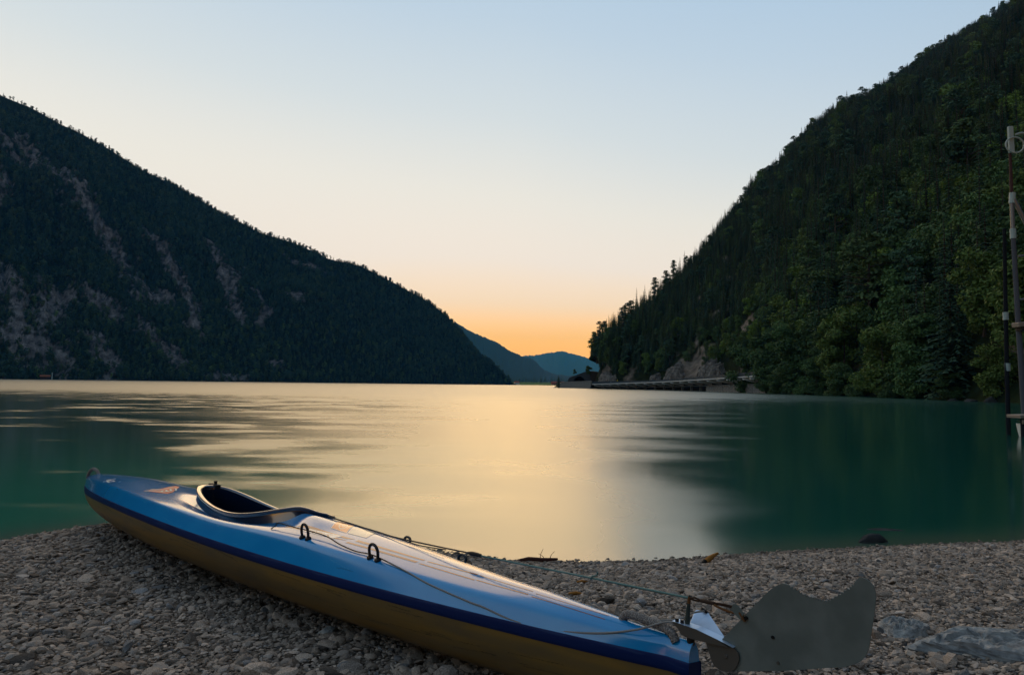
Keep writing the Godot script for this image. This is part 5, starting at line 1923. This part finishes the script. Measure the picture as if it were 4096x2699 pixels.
	for q in [[0.3676, 0.1896, 0.002], [0.3640, 0.178, 0.012], [0.3626, 0.1744, 0.02], [0.3446, 0.1693, 0.018], [0.3315, 0.163, 0.016], [0.3203, 0.159, 0.016], [0.2964, 0.15, 0.014], [0.2765, 0.1531, 0.008], [0.2566, 0.1504, 0.005], [0.2429, 0.1411, 0.006], [0.2298, 0.14, 0.007], [0.199, 0.1401, 0.003], [0.1746, 0.1391, 0.003], [0.1397, 0.1268, 0.004], [0.1284, 0.1218, 0.006]]:
		pts.append(on_deck(q[0], q[1], q[2]))
	pts.append_array([Vector3(0.47, 0.505, -0.108), Vector3(0.369, 0.502, -0.088), Vector3(0.237, 0.518, -0.06), Vector3(0.138, 0.544, -0.035), Vector3(0.072, 0.572, -0.014), Vector3(0.04, 0.578, -0.01)])
	s = Shape.new()
	var line := curve(pts, 160)
	s.tube(line.slice(0, 84), 0.0021, 6)
	part("deck_line", s.mesh(), M.cord_dark, K)
	s = Shape.new()
	s.tube(line.slice(83), 0.0026, 6)
	part("deck_line", s.mesh(), M.cord_grey, K)
	s = Shape.new()
	s.tube(curve([Vector3(0.124, 0.556, 0.02), Vector3(0.052, 0.577, 0.02), Vector3(0.017, 0.598, 0.026), Vector3(-0.01, 0.607, 0.03)], 16), 0.0022, 6)
	part("deck_line", s.mesh(), M.cord_grey, K)
	# rudder hoist line over the ridge
	s = Shape.new()
	s.tube(curve([Vector3(1.55, 0.611, 0), Vector3(1.385, 0.606, 0), Vector3(1.227, 0.602, 0), Vector3(1.1, 0.6, 0), Vector3(0.752, 0.611, 0)], 30), 0.0024, 6)
	part("hoist_line", s.mesh(), M.cord_dark, K)
	s = Shape.new()
	s.tube(curve([Vector3(1.1, 0.6, -0.004), Vector3(1.0, 0.594, 0.0), Vector3(0.9, 0.592, 0.03)], 10), 0.0018, 6)
	part("hoist_line", s.mesh(), M.cord_dark, K)
	s = Shape.new()
	s.tube([Vector3(0.757, 0.611, 0), Vector3(0.745, 0.6115, 0), Vector3(0.72, 0.612, 0), Vector3(0.706, 0.6115, 0)], [0.005, 0.007, 0.0065, 0.005], 8)
	part("sleeve", s.mesh(), M.black_rubber, K)
	s = Shape.new()
	s.tube(curve([Vector3(0.71, 0.6115, 0), Vector3(0.48, 0.6205, 0), Vector3(0.284, 0.628, 0), Vector3(0.012, 0.638, 0)], 40), 0.0026, 6)
	s.tube(curve([Vector3(0.29, 0.629, 0.002), Vector3(0.2, 0.629, 0.003), Vector3(0.012, 0.637, 0.001)], 20), 0.002, 6)
	s.tube(curve([Vector3(0.296, 0.623, 0.0), Vector3(0.288, 0.634, -0.004), Vector3(0.28, 0.636, 0.004), Vector3(0.274, 0.646, 0.0)], 12), 0.0022, 5)
	part("hoist_line", s.mesh(), M.cord_teal, K)
	# rope grab handle at the stern
	s = Shape.new()
	var rp := curve([on_deck(0.044, 0.002, -0.004), on_deck(0.042, 0.001, 0.012), on_deck(0.036, 0.002, 0.018), on_deck(0.026, 0.004, 0.016), on_deck(0.017, 0.006, 0.015), on_deck(0.012, 0.009, 0.012), on_deck(0.009, 0.011, -0.002)], 60)
	var rad := []
	for k in rp.size():
		rad.append(0.0095 + 0.0016 * absf(sin(k * 0.8)))
	s.tube(rp, rad, 10)
	part("grab_loop", s.mesh(), M.rope_grey, K)
	build_rudder(K)

func outline(list: Array) -> PackedVector2Array:
	var p := PackedVector2Array()
	for q in list:
		p.append(Vector2(q[0], q[1]))
	return p

func build_rudder(K: Node3D) -> void:
	# all outlines lie in the boat's middle plane: x along the boat, y up
	var I := Transform3D()
	var edge := [[-0.063, 0.559], [-0.128, 0.636], [-0.178, 0.694], [-0.188, 0.703], [-0.198, 0.710], [-0.206, 0.7145], [-0.212, 0.715], [-0.2165, 0.7145]]
	var jag := [[-0.221, 0.714], [-0.234, 0.71], [-0.246, 0.704], [-0.26, 0.7], [-0.271, 0.7], [-0.283, 0.699], [-0.294, 0.6985], [-0.305, 0.705], [-0.319, 0.716], [-0.33, 0.726], [-0.34, 0.735], [-0.349, 0.744]]
	var r := RandomNumberGenerator.new()
	r.seed = 111
	for k in jag.size() - 1:      # worn notches
		var a := Vector2(jag[k][0], jag[k][1])
		var b := Vector2(jag[k + 1][0], jag[k + 1][1])
		var d := (b - a)
		var n := Vector2(d.y, -d.x).normalized()
		if n.y > 0:
			n = -n
		for q in 2:
			var t := q * 0.5
			var depth := r.randf_range(0.0024, 0.0046)
			edge.append([(a + d * (t + 0.04)).x, (a + d * (t + 0.04)).y])
			edge.append([(a + d * (t + 0.2) + n * depth).x, (a + d * (t + 0.2) + n * depth).y])
			edge.append([(a + d * (t + 0.34) + n * depth * 0.8).x, (a + d * (t + 0.34) + n * depth * 0.8).y])
			edge.append([(a + d * (t + 0.44)).x, (a + d * (t + 0.44)).y])
	edge.append_array([[-0.352, 0.7475], [-0.358, 0.7555], [-0.3645, 0.757], [-0.371, 0.7555], [-0.377, 0.7525], [-0.382, 0.748], [-0.3855, 0.742], [-0.3875, 0.735], [-0.3885, 0.726], [-0.388, 0.718], [-0.382, 0.678], [-0.3745, 0.63], [-0.3715, 0.62], [-0.3665, 0.609], [-0.3595, 0.5995], [-0.35, 0.592], [-0.338, 0.5845], [-0.326, 0.5785], [-0.312, 0.574], [-0.29, 0.567], [-0.213, 0.54], [-0.095, 0.505], [-0.075, 0.51], [-0.06, 0.53]])
	var s := Shape.new()
	s.slab(outline(edge), I, -0.0016, 0.0016)
	var blade := part("rudder_blade", s.mesh(false), M.rudder_grey, K, "big grey rudder blade with a worn toothed edge")
	for q in [[-0.1855, 0.6005, 0.0035, "seat_black"], [-0.196, 0.5515, 0.003, "plate_grey"]]:
		s = Shape.new()
		s.tube([Vector3(q[0], q[1], -0.004), Vector3(q[0], q[1], 0.0035)], q[2], 10)
		part("hole", s.mesh(false), M[q[3]], blade)
	# cheek plates with the pivot pin
	var cheek := [[-0.034, 0.551], [-0.047, 0.517], [-0.0515, 0.5105], [-0.058, 0.505], [-0.067, 0.502], [-0.077, 0.5015], [-0.087, 0.5035], [-0.096, 0.508], [-0.103, 0.515], [-0.108, 0.524], [-0.1115, 0.533], [-0.112, 0.542], [-0.1105, 0.5485], [-0.107, 0.553], [-0.102, 0.556], [-0.096, 0.557], [-0.077, 0.555], [-0.066, 0.555], [-0.036, 0.556]]
	for z in [0.006, -0.006]:
		s = Shape.new()
		s.slab(outline(cheek), I, z - 0.0012, z + 0.0012)
		part("cheek_plate", s.mesh(false), M.plate_grey, K)
	s = Shape.new()
	s.tube([Vector3(-0.082, 0.535, 0.009), Vector3(-0.082, 0.535, -0.0085), Vector3(-0.082, 0.535, -0.0095)], [0.0045, 0.0045, 0.003], 12)
	part("pivot_pin", s.mesh(false), M.plate_grey, K)
	# mounting bracket: a bent strap from the deck to the cheeks
	for z in [-0.012, 0.012]:
		s = Shape.new()
		s.slab(outline([[0.049, 0.580], [0.032, 0.566], [0.026, 0.556], [0.0, 0.553], [-0.037, 0.5545], [-0.071, 0.5562], [-0.09, 0.558], [-0.063, 0.567], [-0.012, 0.5765], [0.023, 0.5775]]), I, z - 0.0015, z + 0.0015)
		part("mount_strap", s.mesh(false), M.plate_grey, K)
	s = Shape.new()
	for k in [[0.049, 0.581, 0.02, 0.579], [0.02, 0.579, -0.012, 0.5775], [-0.012, 0.5775, -0.064, 0.5682], [-0.064, 0.5682, -0.102, 0.5598]]:
		s.quad(Vector3(k[2], k[3], 0.0135), Vector3(k[0], k[1], 0.0135), Vector3(k[0], k[1], -0.0135), Vector3(k[2], k[3], -0.0135))
	part("mount_plate", s.mesh(false), M.brushed_white, K)
	s = Shape.new()
	s.tube([Vector3(0.008, 0.535, 0), Vector3(0.008, 0.565, 0)], 0.009, 12)
	part("pintle", s.mesh(false), M.black_rubber, K)
	for q in [[0.04, 0.579, -0.006], [0.028, 0.578, -0.004]]:
		s = Shape.new()
		s.tube([Vector3(q[0], q[1], q[2]), Vector3(q[0], q[1] + 0.009, q[2])], 0.0045, 8)
		part("bolt", s.mesh(false), M.black_steel, K)
	# white bent keeper plate behind the strap
	s = Shape.new()
	var kp := [Vector3(0.0276, 0.5623, 0.02), Vector3(0.0275, 0.5935, 0.052), Vector3(0.0245, 0.5973, 0.055), Vector3(-0.0062, 0.5972, 0.055), Vector3(-0.0105, 0.594, 0.052), Vector3(-0.0635, 0.5668, 0.02), Vector3(-0.0575, 0.554, 0.008), Vector3(0.0276, 0.557, 0.012)]
	for k in range(1, 7):
		s.tri(kp[0], kp[k], kp[k + 1])
		s.tri(kp[0] + Vector3(0, -0.002, 0.002), kp[k + 1] + Vector3(0, -0.002, 0.002), kp[k] + Vector3(0, -0.002, 0.002))
	for k in 8:
		s.quad(kp[k], kp[k] + Vector3(0, -0.002, 0.002), kp[(k + 1) % 8] + Vector3(0, -0.002, 0.002), kp[(k + 1) % 8])
	part("keeper_plate", s.mesh(false), M.brushed_white, K, "pale upright trapezoid plate beside the rudder")
	s = Shape.new()
	s.tube([Vector3(0.006, 0.5975, 0.055), Vector3(0.004, 0.602, 0.057)], 0.009, 10)
	part("washer", s.mesh(false), M.black_rubber, K)
	# pulley horn
	s = Shape.new()
	s.tube([Vector3(0.021, 0.57, 0.003), Vector3(0.0195, 0.575, 0.003), Vector3(0.013, 0.63, 0.001), Vector3(0.0105, 0.645, 0)], [0.0068, 0.0066, 0.0038, 0.0018], 10)
	part("hoist_horn", s.mesh(), M.horn_green, K)
	s = Shape.new()
	s.tube([Vector3(0.0135, 0.626, 0.001), Vector3(0.0112, 0.641, 0)], [0.0043, 0.0034], 8)
	part("horn_tip", s.mesh(), M.rust, K)
	# knotted cord from the horn to the blade's tab
	s = Shape.new()
	s.tube(curve([Vector3(0.011, 0.637, 0), Vector3(-0.002, 0.642, -0.002), Vector3(-0.012, 0.6405, -0.001), Vector3(-0.018, 0.6385, 0)], 12), 0.0022, 6)
	s.tube(curve([Vector3(0.011, 0.637, 0), Vector3(-0.004, 0.6355, 0.002), Vector3(-0.012, 0.636, 0.001), Vector3(-0.018, 0.6385, 0)], 12), 0.0022, 6)
	s.tube([Vector3(-0.017, 0.6388, 0), Vector3(-0.035, 0.639, 0), Vector3(-0.052, 0.6395, 0)], [0.004, 0.0048, 0.004], 8)
	s.tube(curve([Vector3(-0.05, 0.6405, 0), Vector3(-0.072, 0.643, -0.001), Vector3(-0.092, 0.6425, 0), Vector3(-0.096, 0.64, 0)], 12), 0.002, 6)
	s.tube(curve([Vector3(-0.05, 0.6385, 0), Vector3(-0.072, 0.6395, 0.001), Vector3(-0.094, 0.64, 0)], 12), 0.002, 6)
	part("shock_cord", s.mesh(), M.rust_cord, K)
	s = Shape.new()
	s.tube(curve([Vector3(-0.052, 0.637, -0.003), Vector3(-0.07, 0.633, -0.003), Vector3(-0.085, 0.631, -0.003), Vector3(-0.098, 0.6305, -0.003), Vector3(-0.104, 0.634, -0.003), Vector3(-0.1045, 0.64, -0.003)], 20), 0.0026, 7)
	part("hook", s.mesh(), M.rust, K)
	s = Shape.new()
	s.slab(outline([[-0.099, 0.6505], [-0.106, 0.652], [-0.1245, 0.635], [-0.114, 0.6205], [-0.094, 0.637]]), I, -0.0065, -0.004)
	part("blade_tab", s.mesh(false), M.rudder_grey, K)
	s = Shape.new()
	s.box(Transform3D(Basis(Vector3.BACK, 0.92), Vector3(-0.1195, 0.6275, -0.003)), Vector3(0.0105, 0.0016, 0.006), 0.0005)
	part("hinge", s.mesh(false), M.rust, K)
	s = Shape.new()
	s.tube([Vector3(-0.127, 0.6265, -0.006), Vector3(-0.127, 0.6265, 0.004)], 0.004, 10)
	part("bolt", s.mesh(false), M.seat_black, K)
